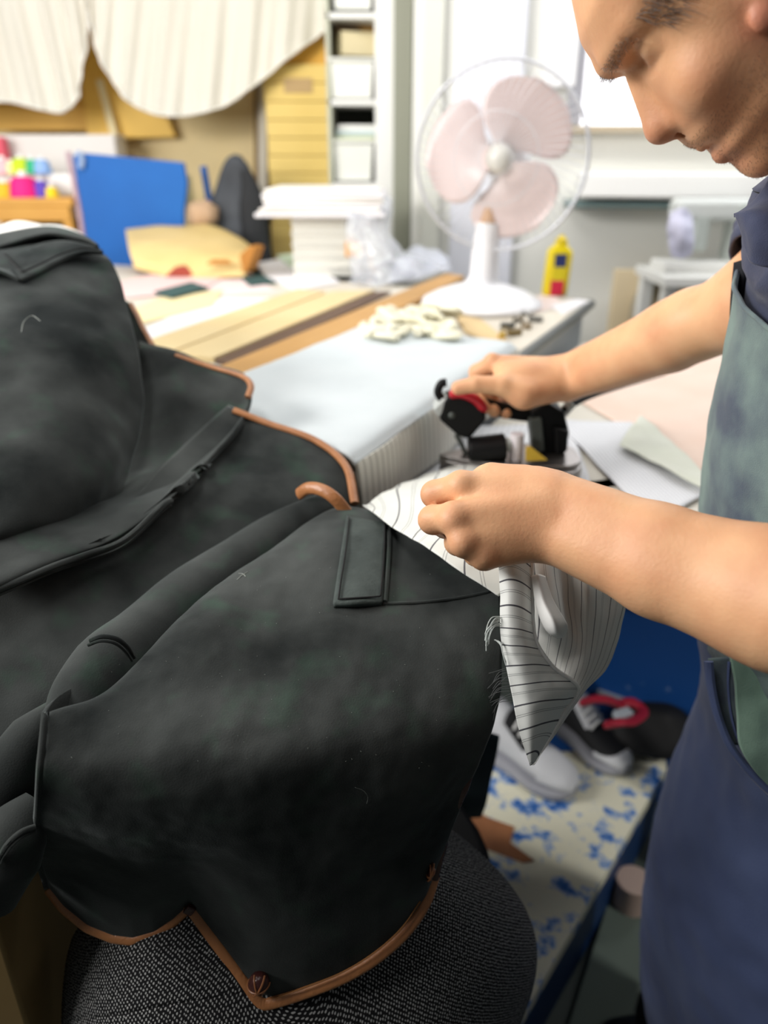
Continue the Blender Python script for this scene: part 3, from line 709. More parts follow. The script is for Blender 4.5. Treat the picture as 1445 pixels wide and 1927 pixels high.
def skin_mat():
    m = bpy.data.materials.new('skin'); m.use_nodes = True; nt = m.node_tree; b = nt.nodes['Principled BSDF']
    b.inputs['Roughness'].default_value = .48; b.inputs['Specular IOR Level'].default_value = .35
    b.inputs['Subsurface Weight'].default_value = .12; b.inputs['Subsurface Radius'].default_value = (.012, .005, .003); b.inputs['Subsurface Scale'].default_value = .5
    tc = nt.nodes.new('ShaderNodeTexCoord')
    n = nt.nodes.new('ShaderNodeTexNoise'); n.inputs['Scale'].default_value = 22; n.inputs['Detail'].default_value = 6; nt.links.new(tc.outputs['Object'], n.inputs['Vector'])
    r = nt.nodes.new('ShaderNodeValToRGB'); r.color_ramp.elements[0].position = .35; r.color_ramp.elements[1].position = .7
    r.color_ramp.elements[0].color = (*lin('#e8b488'), 1); r.color_ramp.elements[1].color = (*lin('#d99e76'), 1)
    nt.links.new(n.outputs['Fac'], r.inputs['Fac'])
    at = nt.nodes.new('ShaderNodeAttribute'); at.attribute_name = 'tone'
    mx = nt.nodes.new('ShaderNodeMix'); mx.data_type = 'RGBA'; nt.links.new(at.outputs['Fac'], mx.inputs['Factor'])
    nt.links.new(r.outputs['Color'], mx.inputs['A']); mx.inputs['B'].default_value = (*lin('#c07a62'), 1)
    nt.links.new(mx.outputs['Result'], b.inputs['Base Color'])
    n2 = nt.nodes.new('ShaderNodeTexNoise'); n2.inputs['Scale'].default_value = 380; n2.inputs['Detail'].default_value = 4; nt.links.new(tc.outputs['Object'], n2.inputs['Vector'])
    n3 = nt.nodes.new('ShaderNodeTexNoise'); n3.inputs['Scale'].default_value = 70; n3.inputs['Detail'].default_value = 3; nt.links.new(tc.outputs['Object'], n3.inputs['Vector'])
    ad = nt.nodes.new('ShaderNodeMath'); nt.links.new(n2.outputs['Fac'], ad.inputs[0]); nt.links.new(n3.outputs['Fac'], ad.inputs[1])
    bp = nt.nodes.new('ShaderNodeBump'); bp.inputs['Strength'].default_value = .22; bp.inputs['Distance'].default_value = .0012
    nt.links.new(ad.outputs[0], bp.inputs['Height']); nt.links.new(bp.outputs['Normal'], b.inputs['Normal'])
    return m
m_skin = skin_mat()

man = thing('person', (.46, .66, 0), 'man in a navy work shirt and grey-green apron ironing pinstriped cloth, head bowed', 'person')
h_ = .0021
S = SDF(np.arange(.012, .70, h_), np.arange(.30, 1.18, h_), np.r_[np.arange(.0, .94, .02), np.arange(.94, 1.64, h_)])
# --- left arm (near the viewer)
def A3(*q): return np.array(P(*q))
WL = A3(1035, 972, .590)
S.cap(A3(1046, 945, .592), A3(1240, 1030, .548), .0235, .030, .008)
S.cap(A3(1034, 1000, .588), A3(1240, 1075, .545), .0225, .032, .008)
S.cap(A3(1240, 1030, .548), A3(1460, 1098, .505), .030, .036, .01)
S.cap(A3(1240, 1075, .545), A3(1460, 1150, .500), .032, .038, .01)
S.cap(A3(1300, 1070, .56), A3(1480, 1120, .52), .034, .038, .01)
EL = A3(1760, 1225, .43)
S.cap(A3(1460, 1125, .502), EL, .040, .042, .02)
SHL = np.array((.46, .48, 1.285)); S.cap(EL, SHL, .042, .055, .03)
# left hand: metacarpals, knuckles, curled fingers
MC = [((1030, 935, .592), (868, 916, .604)), ((1025, 955, .586), (855, 974, .583)), ((1022, 985, .586), (874, 1020, .578)), ((1020, 1010, .590), (912, 1046, .582))]
for k, (a, b) in enumerate(MC): S.cap(A3(*a), A3(*b), .0175, (.0125, .0125, .0115, .0105)[k], .010)
S.cap(A3(1000, 925, .602), A3(925, 905, .615), .020, .015, .010)       # thumb base bulge
S.cap(A3(1010, 1000, .598), A3(930, 1030, .60), .018, .013, .010)      # heel
S.ell(A3(950, 970, .604), (.034, .016, .026), k=.012)
fing = [([(868, 916, .604), (818, 930, .618), (842, 948, .650), (868, 950, .655)], [.0118, .0108, .0095, .0085]),
        ([(855, 974, .583), (815, 978, .600), (838, 990, .634), (866, 988, .642)], [.0120, .0112, .0098, .0088]),
        ([(874, 1020, .578), (862, 1020, .606), (876, 1012, .634), (900, 1004, .636)], [.0112, .0105, .0092, .0082]),
        ([(912, 1046, .582), (896, 1042, .606), (908, 1026, .628), (928, 1015, .628)], [.0102, .0095, .0082, .0074])]
for pts, rad in fing: S.chain([A3(*q) for q in pts], rad, .004)
S.chain([A3(985, 915, .61), A3(918, 905, .63), A3(868, 930, .655), A3(845, 955, .665)], [.017, .0135, .0115, .0095], .003)
for q, r in (((868, 914, .596), .0075), ((853, 980, .575), .0075), ((872, 1020, .571), .0068), ((908, 1046, .576), .0065)): S.ell(A3(*q), (r, r, r), k=.010)
# --- right arm (far side), reaching to the iron
S.cap(A3(1062, 700, 1.075), A3(1264, 618, .93), .0225, .030, .008)
S.cap(A3(1068, 722, 1.075), A3(1264, 650, .93), .0235, .031, .008)
S.cap(A3(1264, 632, .93), A3(1430, 566, .825), .0375, .046, .015)
S.cap(A3(1130, 690, 1.02), A3(1300, 612, .90), .028, .041, .012)
ER = A3(1440, 566, .82); SHR = np.array((.46, .86, 1.285)); S.cap(ER, SHR, .046, .055, .03)
MR = [((1058, 700, 1.085), (927, 684, 1.092)), ((1060, 706, 1.095), (934, 686, 1.112)), ((1064, 706, 1.105), (946, 690, 1.132)), ((1066, 710, 1.115), (960, 698, 1.148))]
for k, (a, b) in enumerate(MR): S.cap(A3(*a), A3(*b), .020, (.0128, .0128, .012, .011)[k], .010)
S.cap(A3(1060, 722, 1.07), A3(985, 742, 1.05), .024, .019, .010)
S.cap(A3(985, 742, 1.05), A3(945, 726, 1.045), .019, .0145, .010)
S.chain([A3(948, 726, 1.045), A3(896, 723, 1.046), A3(862, 730, 1.052)], [.0140, .0115, .0098], .003)
fr = [([(927, 684, 1.092), (897, 700, 1.110), (895, 742, 1.118), (912, 768, 1.100)], [.0122, .0110, .010, .0088]),
      ([(934, 686, 1.112), (908, 706, 1.132), (912, 752, 1.128), (930, 774, 1.105)], [.0122, .0112, .010, .0088]),
      ([(946, 690, 1.132), (925, 712, 1.148), (932, 756, 1.140), (952, 778, 1.112)], [.0115, .0105, .0095, .0084]),
      ([(960, 698, 1.148), (945, 720, 1.160), (956, 758, 1.150), (976, 776, 1.122)], [.0104, .0095, .0086, .0076])]
for pts, rad in fr: S.chain([A3(*q) for q in pts], rad, .004)
S.ell(A3(926, 676, 1.088), (.009, .009, .008), k=.006)
S.cap(A3(1045, 706, 1.07), A3(950, 702, 1.072), .024, .016, .012)
S.ell(A3(985, 716, 1.062), (.036, .018, .022), k=.014)
# --- trunk and legs (under the clothes)
for x0, x1, z0, z1, ry in ((.475, .47, .86, 1.02, .13), (.47, .465, 1.02, 1.18, .135), (.465, .455, 1.18, 1.26, .14)):
    for yy in (-.072, -.024, .024, .072): S.cap((x0, .66+yy, z0), (x1, .66+yy, z1), .092, .092, .02)
S.cap((.465, .50, 1.285), (.465, .84, 1.285), .052, .052, .03)
for yy in (.585, .740):
    S.cap((.505, yy, .88), (.495, yy, .47), .070, .058, .03); S.cap((.495, yy, .47), (.485, yy, .07), .058, .045, .02); S.cap((.485, yy, .06), (.38, yy-.01, .04), .045, .04, .02)
# --- head, in its own axes: f forward, n downwards (brow to chin), l to his left
hs = .53/FPX; HO = Vector(P(1313, -44, .53))
ex = Vector((1, 0, 0)); eyd = -Vector((0, ST, CT)); ez = Vector((0, CT, -ST))
phi = math.radians(20)
im = ex*-.518+eyd*.855
hF = (im*math.cos(phi)+ez*math.sin(phi)).normalized(); hN = (ex*.855+eyd*.518).normalized(); hL = (im*math.sin(phi)-ez*math.cos(phi)).normalized()
def H(f, n, l): return np.array(HO+hF*f+hN*n+hL*l)
RH = np.array([list(hF), list(hN), list(hL)]).T
prof_px = [(1033, -150), (1046, -70), (1060, 0), (1084, 90), (1108, 124), (1124, 142), (1150, 150), (1176, 153), (1190, 168)]
low_px = [(1262, 262), (1276, 270), (1290, 283), (1312, 289), (1328, 284), (1338, 297), (1348, 308), (1372, 309), (1395, 322), (1420, 331), (1445, 329)]
def loc(px, py):
    # where the sight line through px,py meets the head's own middle plane
    o = Vector((0, 0, CAMZ)); dv = P(px, py, 1)-o; t = (HO-o).dot(hL)/dv.dot(hL); r = o+dv*t-HO
    return r.dot(hN), r.dot(hF)
pf = sorted([loc(*q) for q in prof_px+low_px])
bn = [-.135, -.125, -.10, -.05, .0, .04, .08, .11, .14]; bf = [-.03, -.065, -.092, -.104, -.10, -.088, -.062, -.03, .0]
wn_ = [-.135, -.125, -.10, -.06, -.02, .02, .05, .08, .105, .125, .145]; ww = [.0, .036, .062, .073, .076, .074, .070, .063, .052, .036, .02]
tn = np.linspace(-.16, .17, 661)
def smooth_tab(x, y, sg):
    t = np.interp(tn, x, y); k = np.exp(-.5*(np.arange(-60, 61)*.0005/sg)**2); k /= k.sum()
    return np.convolve(np.pad(t, 60, mode='edge'), k, 'valid')
wt_ = smooth_tab(wn_, ww, .006); bt_ = smooth_tab(bn, bf, .006)
nn, ff = [-.128], [-.01]
for n0, f0 in pf:
    w0 = np.interp(n0, tn, wt_); so = (f0-.012)*math.cos(phi)
    f1 = .012+math.sqrt(max(so*so-(w0*math.sin(phi))**2, .0001))/math.cos(phi) if so > .02 else f0
    nn.append(n0); ff.append(f1)
nn.append(nn[-1]+.016); ff.append(ff[-1]-.045)
ft_ = smooth_tab(nn, ff, .0022)
q = S.sl(np.array(HO)-.16, np.array(HO)+.19); X, Y, Z = S.pts(q)
px_ = [X-HO.x, Y-HO.y, Z-HO.z]
f = px_[0]*hF.x+px_[1]*hF.y+px_[2]*hF.z; n = px_[0]*hN.x+px_[1]*hN.y+px_[2]*hN.z; l = px_[0]*hL.x+px_[1]*hL.y+px_[2]*hL.z
fr_ = np.interp(n, tn, ft_); bk = np.interp(n, tn, bt_); wd_ = np.interp(n, tn, wt_)
mid = np.minimum(.012, (fr_+bk)/2+.01); a = np.where(f > mid, fr_-mid, mid-bk); a = np.maximum(a, .004); wd_ = np.maximum(wd_, .004)
pw = np.where(f > mid, 2.25, 2.1)
val = (np.abs((f-mid)/a)**pw+np.abs(l/wd_)**pw)**(1/pw)
d = (val-1)*np.minimum(a, wd_)*.9
d = np.maximum(d, np.maximum(-.128-n, n-(nn[-1]-.003)))
S.blend(q, d.astype(np.float32), .0)
# nose: bridge to tip, wings, nostrils
def LP(px, py, l=0):
    n_, f_ = loc(px, py); return f_, n_
fb, nb = LP(1194, 176); ft, ntp = LP(1229, 268)
S.cap(H(fb-.010, nb-.004, 0), H(ft-.0105, ntp-.002, 0), .0080, .0100, .006)
S.cap(H(fb-.020, nb+.01, 0), H(ft-.020, ntp, 0), .010, .0145, .008)
S.ell(H(ft-.0105, ntp-.001, 0), (.0108, .0105, .0115), RH, .004)
for sx in (1, -1):
    S.ell(H(ft-.021, ntp+.0035, sx*.0125), (.0105, .0085, .0068), RH, .003)
    S.ell(H(ft-.017, ntp+.0125, sx*.0062), (.0075, .005, .0038), RH, .002, cut=True)
# brows, sockets, lids, cheeks, lips, chin, jaw
fbr, nbr = LP(1124, 142)
for sx in (1, -1):
    S.cap(H(fbr-.012, nbr+.003, sx*.012), H(fbr-.030, nbr+.006, sx*.046), .0075, .007, .010)
    S.ell(H(fbr-.010, nbr+.022, sx*.034), (.014, .009, .016), RH, .009, cut=True)
    S.ell(H(fbr-.0285, nbr+.023, sx*.034), (.0130, .0105, .0150), RH, .004)
    S.cap(H(fbr-.0165, nbr+.0275, sx*.026), H(fbr-.0225, nbr+.0285, sx*.045), .0020, .0018, .003)   # lash line
    S.ell(H(fbr-.022, nbr+.064, sx*.044), (.018, .018, .018), RH, .016)
    S.ell(H(fbr-.035, nbr+.095, sx*.038), (.016, .024, .014), RH, .016)
fl1, nl1 = LP(1318, 286); fl2, nl2 = LP(1348, 305)
for sx in (1, -1):
    S.cap(H(fl1-.006, nl1, 0), H(fl1-.017, nl1+.004, sx*.023), .0052, .0030, .004)
    S.cap(H(fl2-.007, nl2, 0), H(fl2-.017, nl2-.006, sx*.022), .0062, .0030, .004)
fm, nm_ = LP(1329, 283)
S.ell(H(fm+.004, nm_+.0008, 0), (.009, .0016, .022), RH, .0025, cut=True)
fc, nc = LP(1415, 322); S.ell(H(fc-.013, nc-.001, 0), (.014, .013, .020), RH, .010)
# ears, set from where the near lobe shows
def loc_l(px, py, l):
    o = Vector((0, 0, CAMZ)); dv = P(px, py, 1)-o; t = (HO+hL*l-o).dot(hL)/dv.dot(hL); r = o+dv*t-HO
    return r.dot(hF), r.dot(hN)
fe, ne = loc_l(1436, 34, .073)
for sx in (1, -1):
    ce = H(fe-.010, ne-.026, sx*.074)
    Re = np.array(Matrix(RH.tolist()) @ Matrix.Rotation(math.radians(20*sx), 3, 'Y'))
    S.ell(ce, (.017, .031, .006), Re, .004); S.ell(H(fe-.006, ne-.028, sx*.080), (.009, .018, .004), Re, .003, cut=True)
    S.ell(H(fe, ne, sx*.075), (.009, .009, .0050), RH, .004)
# neck
S.cap(H(-.030, .06, 0), (.425, .66, 1.34), .056, .060, .025)
S.cap(H(-.005, .09, 0), (.40, .66, 1.325), .045, .055, .025)
vs, fs = S.mesh()
body = np_mesh('body', vs, fs, m_skin, man, 4)
# tone attribute: redder ears, nose tip and knuckles (natural colour of the skin there)
tone = np.zeros(len(vs))
def red(c, r, a):
    global tone
    dd = np.linalg.norm(vs-np.array(c), axis=1); tone = np.maximum(tone, a*np.exp(-(dd/r)**2))
red(H(ft, ntp, 0), .022, .55); red(H(fe, ne, .078), .02, .9); red(H(fbr-.02, nbr+.07, .055), .03, .22); red(H(fl2, nl2, 0), .02, .55)
for qx in (A3(868, 914, .595), A3(853, 980, .574), A3(872, 1020, .570), A3(908, 1046, .575), A3(862, 730, 1.045), A3(815, 978, .60), A3(818, 930, .615)): red(qx, .012, .22)
if len(body.data.vertices) == len(tone):
    at = body.data.attributes.new('tone', 'FLOAT', 'POINT'); at.data.foreach_set('value', tone.astype(np.float32))

# hair: brows, lashes, sideburn, crown, stubble, arm hair -- strands as thin tapered blades
def strands(name, roots, length, r, mat, dirf, seed=1, stuff=True):
    rg = random.Random(seed); mb = MB()
    for c in roots:
        c = Vector(c); d = Vector(dirf(c)).normalized(); d = (d+Vector((rg.uniform(-1, 1), rg.uniform(-1, 1), rg.uniform(-1, 1)))*.35).normalized()
        L = length*rg.uniform(.6, 1.2); s = d.orthogonal().normalized()*r; t = d.cross(s).normalized()*r
        n0 = len(mb.v); mb.v += [c+s, c-s*.5+t*.87, c-s*.5-t*.87, c+d*L]
        mb.f += [(n0, n0+1, n0+3), (n0+1, n0+2, n0+3), (n0+2, n0, n0+3)]
    o = mb.build(name, mat, man, smooth=False)
    if stuff: o['kind'] = 'stuff'
    return o
nrm_v = np.zeros_like(vs)
body.data.update()
vn = np.zeros(len(body.data.vertices)*3, np.float32); body.data.vertices.foreach_get('normal', vn); vn = vn.reshape(-1, 3)
co = np.zeros(len(body.data.vertices)*3, np.float32); body.data.vertices.foreach_get('co', co); co = co.reshape(-1, 3)+np.array(ORG[body.name])
hl = (co-np.array(HO)) @ RH          # head-local f,n,l
m_hair = M('dark_grey_hair', '#4a4340', .6); m_stub = M('grey_stubble', '#7d6a5c', .7)
rgn = np.random.RandomState(4)
def pick(mask, count):
    idx = np.nonzero(mask)[0]
    return co[rgn.choice(idx, min(count, len(idx)), replace=False)] if len(idx) else []
inhead = (np.linalg.norm(co-np.array(HO), axis=1) < .2)
f_, n_, l_ = hl.T
brow = inhead & (np.abs(n_-(nbr+.006+.10*np.maximum(0, np.abs(l_)-.03))) < .0052) & (np.abs(l_) > .008) & (np.abs(l_) < .046) & (f_ > .05)
strands('eyebrow', pick(brow, 420), .008, .00017, M('brow_hair', '#6f625a', .6), lambda c: hL*.8*(1 if (c-HO).dot(hL) > 0 else -1)+hF*.3+hN*.1)
jaw = inhead & (n_ > nl1-.012) & (f_ > .02) & (np.abs(l_) < .068) & (rgn.rand(len(co)) < .8)
jaw &= ~((np.abs(n_-nm_) < .006) & (np.abs(l_) < .02))
strands('stubble', pick(jaw, 3200), .0016, .00016, m_stub, lambda c: (c-HO-hN*.05)*1.0+hN*.05, 2)
fs_, ns_ = loc_l(1308, 8, .073)
scalp = inhead & (((n_ < -.085) & (f_ < -.02)) | ((f_ < -.03) & (n_ < .03)) | ((n_ < ns_-.004-.10*np.abs(f_-fs_)) & (n_ > ns_-.03) & (np.abs(f_-fs_+.35*(n_-ns_)) < .009) & (np.abs(l_) > .045)) | ((n_ < ns_-.016) & (f_ < fs_-.020)))
strands('hair', pick(scalp, 9000), .016, .00022, m_hair, lambda c: (c-HO).normalized()*.6-hF*.4+hN*.35, 3)

# ------------------------------------------------------------------ his clothes
def cloth_mat(name, c1, c2, c3=None, scale=9, contrast=.22, rough=.85, weave=900, sheen=.15):
    m = M(name, c1, rough, var=(c2, scale, 5, contrast), bump=(weave, .3), sheen=sheen); return m
m_navy = cloth_mat('navy_work_cotton', '#242a42', '#434b68', scale=14)
m_bib = cloth_mat('washed_grey_green_cotton', '#46505e', '#768a84', scale=12, contrast=.14)
m_skirt = cloth_mat('navy_apron_cotton', '#36426a', '#56648c', scale=7)
m_pouch = cloth_mat('pale_green_cotton', '#5f7a6d', '#8fae9b', scale=16)
m_trous = M('black_trousers', '#0c0d11', .9)
# the trunk is an upright oval; its front follows the outline of belly and chest
SILY = [380, 440, 470, 520, 560, 600, 650, 700, 750, 800, 850, 900, 950, 1000, 1100, 1200, 1260, 1300, 1350, 1400, 1450, 1500, 1550, 1600, 1650, 1700, 1800, 1927, 2100]
SILX = [1420, 1398, 1394, 1390, 1386, 1382, 1370, 1357, 1345, 1336, 1330, 1327, 1324, 1322, 1320, 1326, 1330, 1326, 1312, 1292, 1268, 1250, 1236, 1226, 1219, 1215, 1215, 1234, 1260]
ZR = np.linspace(.18, 1.34, 60); XB = np.interp(ZR, [.2, .8, 1.0, 1.2, 1.34], [.64, .63, .60, .58, .53]); HW = np.interp(ZR, [.2, .7, .9, 1.05, 1.25, 1.30, 1.34], [.21, .20, .185, .175, .185, .17, .12])
XF = np.full(60, .33); YC = .665
aa = np.linspace(-2.2, 2.2, 90)
for k in range(60):
    for it in range(8):
        cx_ = (XF[k]+XB[k])/2; rx = (XB[k]-XF[k])/2
        x = cx_-rx*np.cos(aa); y = YC-HW[k]*np.sin(aa); rz_ = ZR[k]-CAMZ
        dd = y*CT-rz_*ST; px_a = 722.5+FPX*x/dd; py_a = 963.5-FPX*(y*ST+rz_*CT)/dd
        j = int(np.argmin(px_a)); XF[k] += .8*(np.interp(py_a[j], SILY, SILX)-px_a[j])*dd[j]/FPX
XF = np.convolve(np.pad(XF, 2, mode='edge'), np.ones(5)/5, 'valid')
def ring(z, angs, off=0.0, yc=YC):
    xf, xb, hw = np.interp(z, ZR, XF)-off, np.interp(z, ZR, XB)+off, np.interp(z, ZR, HW)+off
    cx_ = (xf+xb)/2; rx = (xb-xf)/2
    return np.stack([cx_-rx*np.cos(angs), yc-hw*np.sin(angs), np.full_like(angs, z)], -1)
def folds(G, amp, fn):
    N = gnormals(G); H_ = G.copy()
    cx_ = Vector((.45, .665, 0))
    for i in range(G.shape[0]):
        for j in range(G.shape[1]):
            p = Vector(G[i, j]); n_ = Vector(N[i, j])
            if n_.dot(Vector((p.x-.45, p.y-.665, 0))) < 0: n_ = -n_
            H_[i, j] = p+n_*amp*fn(p, i/(G.shape[0]-1), j/(G.shape[1]-1))
    return H_
def ridge(x): return (1-abs(x))**2 if abs(x) < 1 else 0
# shirt: closed trunk with puckers running down from the collar to the armpit
angs = np.linspace(-math.pi, math.pi, 150)
zs_ = np.linspace(.84, 1.33, 110)
def bib_top(a): return 1.232-.030*np.clip(a, -1, 2)        # the bib's upper seam drops towards his left
def over(z, a): return np.clip((z-bib_top(a)-.004)/.022, 0, 1)
G = np.stack([np.array([ring(z, np.array([a]), -.011*(1-over(z, a)) if abs(a) < 1.8 else 0)[0] for a in angs]) for z in zs_])
def shirt_fold(p, a, b):
    q = p.z-1.25+(p.y-.6)*.55
    v = ridge((q+.01)/.016)*1.0+ridge((q-.045)/.014)*.8-ridge((q-.02)/.016)*.9+ridge((q+.055)/.02)*.7+.8*noise.noise(p*22)+.35*noise.noise(p*55)
    return v*(.12+.88*float(over(p.z, (b-.5)*2*math.pi)))
G = folds(G, .0055, shirt_fold)
shirt = MB().grid(G).build('shirt', m_navy, man, solid=.003)
# shoulders over the upper arms: near sleeve and far sleeve
def sleeve(c0, c1, r0, r1, cuff):
    c0, c1 = Vector(c0), Vector(c1); ax = (c1-c0).normalized(); u_ = ax.orthogonal().normalized(); v_ = ax.cross(u_)
    g = []
    for t in np.linspace(-.25, 1, 26):
        r = r0+(r1-r0)*max(t, 0)
        if t < 0: r = r0*math.sqrt(max(.02, 1-(t/.25)**2))
        g.append([list(c0.lerp(c1, t)+(u_*math.cos(a)+v_*math.sin(a))*r*(1+.05*noise.noise(Vector((a*1.3, t*5, r0*40)))+.04*math.sin(a*3+t*7))) for a in np.linspace(0, 2*math.pi, 44)])
    o = MB().grid(np.array(g)).build('sleeve', m_navy, shirt, solid=.003)
    pts = [c1+(u_*math.cos(a)+v_*math.sin(a))*(r1+.001) for a in np.linspace(0, 2*math.pi, 44)]
    return o
sleeve(SHL, Vector(SHL).lerp(Vector(EL), .62), .078, .068, True)
sleeve(SHR, Vector(SHR).lerp(Vector(ER), .66), .076, .066, True)
# yoke closing the top of the trunk up to the neck
g = [ring(1.33, angs, .001), ring(1.345, angs, -.015)]
top = []
for k, (rx, ry, z, cx_, cy_) in enumerate(((.085, .125, 1.352, .44, .66), (.072, .085, 1.362, .43, .66), (.066, .070, 1.385, .415, .66))):
    top.append(np.stack([cx_-rx*np.cos(angs), cy_-ry*np.sin(angs), np.full_like(angs, z)], -1))
G = np.stack([spline(np.stack([r[j] for r in g+top]), 24) for j in range(150)], 1)
MB().grid(G).build('yoke', m_navy, shirt, solid=.003)
# collar: standing inside part and folded leaf with its point over the chest
cl = [[(1452, 330, .600), (1440, 352, .600), (1422, 375, .605), (1400, 388, .615), (1386, 396, .625)],
      [(1475, 365, .585), (1455, 375, .585), (1430, 386, .590), (1404, 394, .602), (1382, 398, .62)],
      [(1475, 400, .570), (1450, 402, .572), (1420, 402, .58), (1400, 402, .592), (1380, 402, .612)],
      [(1480, 450, .565), (1450, 452, .57), (1422, 450, .578), (1404, 446, .59), (1388, 428, .61)],
      [(1490, 500, .580), (1455, 505, .582), (1424, 500, .588), (1404, 488, .598), (1392, 452, .61)]]
G = loft(cl, 40, 50); G = ruffle(G, .0025, 30, .0008, 80)
MB().grid(G).build('collar', m_navy, shirt, solid=.003)
# far edge of the placket seen past the chest
MB().grid(loft([[(1400, 488, .752), (1380, 494, .765)], [(1395, 560, .752), (1374, 562, .765)], [(1392, 640, .752), (1371, 640, .765)], [(1388, 715, .752), (1369, 712, .765)]], 8, 30)).build('placket', M('black_cotton', '#0d0f16', .9), shirt, solid=.006)
# apron
apron_o = thing('apron', (.46, .66, 0), None, None)
apron_o.parent = man; apron_o.location = (0, 0, 0); ORG[apron_o.name] = ORG[man.name]
half = np.linspace(-1.75, 1.75, 110)
rows_ = []
for t in np.linspace(0, 1, 90):
    row = []
    for a in half:
        z = bib_top(a)*(1-t)+.865*t; row.append(ring(z, np.array([a]), .002)[0])
    rows_.append(row)
G = np.array(rows_)
def bib_fold(p, a, b):
    v = .9*noise.noise(Vector((p.x*14, p.y*14, p.z*7)))+.45*noise.noise(p*34)
    v += ridge((p.z-.985+(p.y-.5)*.45)/.012)*-.9+ridge((p.z-.97+(p.y-.5)*.5)/.014)*.7
    v += .5*math.sin(p.y*120)*max(0, (p.z-1.17)/.06)
    return v
G = folds(G, .0040, lambda p, a, b: bib_fold(p, a, b)*min(1, .25+a*5)+.3)
MB().grid(G).build('bib', m_bib, apron_o, solid=.003)
MB().tube([Vector(q) for q in G[0][::2]], .0022, 8).build('bib_seam', m_bib, apron_o)
rows_ = []
for t in np.linspace(0, 1, 120):
    z = .885*(1-t)+.20*t; rows_.append(ring(z, half, .003+.004*t))
G = np.stack(rows_)
def skirt_fold(p, a, b):
    v = 1.2*noise.noise(Vector((p.x*8, p.y*9, p.z*3)))+.35*noise.noise(p*30)
    for k, (c0, sl) in enumerate(((.80, .9), (.77, 1.1), (.735, 1.2), (.70, 1.3))): v += ridge((p.z-c0-(p.y-.50)*sl)/.012)*.7
    return v
G = folds(G, .0085, skirt_fold)
SK = G
MB().grid(G).build('skirt', m_skirt, apron_o, solid=.003)
# pale green pouch with its curved navy rim
def sk(px, py, lift):
    rel_ = SK-np.array([0, 0, CAMZ]); dd = rel_[..., 1]*CT-rel_[..., 2]*ST
    x_ = 722.5+FPX*rel_[..., 0]/dd; y_ = 963.5-FPX*(rel_[..., 1]*ST+rel_[..., 2]*CT)/dd
    k = np.argmin((x_-px)**2+(y_-py)**2+(dd > .9)*1e5); return P(px, py, dd.ravel()[k]-lift)
rim = [(1334, 1245), (1338, 1290), (1350, 1345), (1372, 1400), (1405, 1445), (1450, 1490), (1500, 1520)]
gp = [[(1374, 1235), (1384, 1290), (1388, 1345), (1392, 1400), (1412, 1440), (1452, 1484), (1500, 1514)],
      [(1420, 1235), (1425, 1285), (1428, 1335), (1432, 1385), (1445, 1425), (1470, 1460), (1510, 1490)],
      [(1500, 1235), (1505, 1280), (1510, 1330), (1510, 1375), (1515, 1410), (1520, 1440), (1530, 1470)]]
base_d = sk(1420, 1350, 0); rb = base_d-Vector((0, 0, CAMZ)); bd = rb.y*CT-rb.z*ST
g = [[(x, y, bd-.006-.010*math.sin(math.pi*k/6)*(1 if r < 2 else .6)) for k, (x, y) in enumerate(row)] for r, row in enumerate(gp)]
G = loft(g, 60, 30); G = ruffle(G, .003, 24, .001, 60)
MB().grid(G).build('pouch', m_pouch, apron_o, solid=.003)
for dx, r in ((0, .0042), (-6, .0022), (38, .0016)):
    MB().tube([P(x+dx*(1-k/30), y, bd-.005-.004*(dx == 0)) for k, (x, y) in enumerate(spline(rim, 30))], r, 8).build('pouch_rim', m_skirt, apron_o)
g = [[(1332, 1240, bd), (1355, 1238, bd-.004), (1380, 1236, bd-.004)], [(1338, 1290, bd), (1362, 1292, bd-.005), (1388, 1290, bd-.006)], [(1352, 1345, bd), (1372, 1350, bd-.005), (1392, 1348, bd-.006)], [(1375, 1402, bd), (1386, 1402, bd-.004), (1398, 1402, bd-.005)]]
MB().grid(loft(g, 20, 30)).build('pouch_facing', m_bib, apron_o, solid=.003)
# trousers showing as the dark edge beyond the apron
for yy in (.58, .765):
    MB().tube([(.495, yy, .86), (.495, yy, .60), (.495, yy, .30), (.485, yy, .085)], [.085, .085, .082, .08], 28).build('trouser_leg', m_trous, man)
for yy in (.555, .765):
    MB().tube([(.51, yy, .045), (.46, yy, .05), (.38, yy-.005, .045), (.335, yy-.01, .035)], [.045, .05, .045, .03], 16, flat=.9).build('shoe', m_blackpl, man)
# ------------------------------------------------------------------ steam iron
IY = 1.06
def IP(px, py, dy=0): return Q(px, py, IY+dy)
m_blk = M('glossy_black_plastic', '#060607', .5, spec=.25); m_red = M('red_plastic', '#c0182a', .3); m_steel = M('brushed_steel', '#9a9592', .28, .9)
m_lgrey = M('light_grey_plastic', '#b9bdba', .4); m_dgrey = M('dark_grey_plastic', '#4d524e', .45); m_yel = M('yellow_label', '#d9b23a', .5)
iron = thing('steam_iron', (.17, IY, LZ+.008), 'black and red industrial steam iron gripped by the far hand on pinstriped cloth', 'iron')
z0 = LZ+.012
tipx, heelx = .082, .285
def sole(zlo, zhi, grow=0):
    pts = []
    for t in np.linspace(0, 1, 24):
        x = tipx+(heelx-tipx)*t-grow*(1 if t < .1 else -1)*0
        w_ = (.058+grow)*min(1, (t/.55)**.6)*(1 if t < .85 else math.sqrt(max(.1, 1-((t-.85)/.17)**2)))
        pts.append((x, w_))
    poly = [(x, IY-w_, zlo) for x, w_ in pts]+[(x, IY+w_, zlo) for x, w_ in pts[::-1]]
    return MB().prism(poly, (0, 0, zhi-zlo))
sole(z0, z0+.022, .004).build('soleplate', m_steel, iron, bevel=.003, smooth=False)
sole(z0+.022, z0+.028, -.010).build('base_cover', m_steel, iron, bevel=.002, smooth=False)
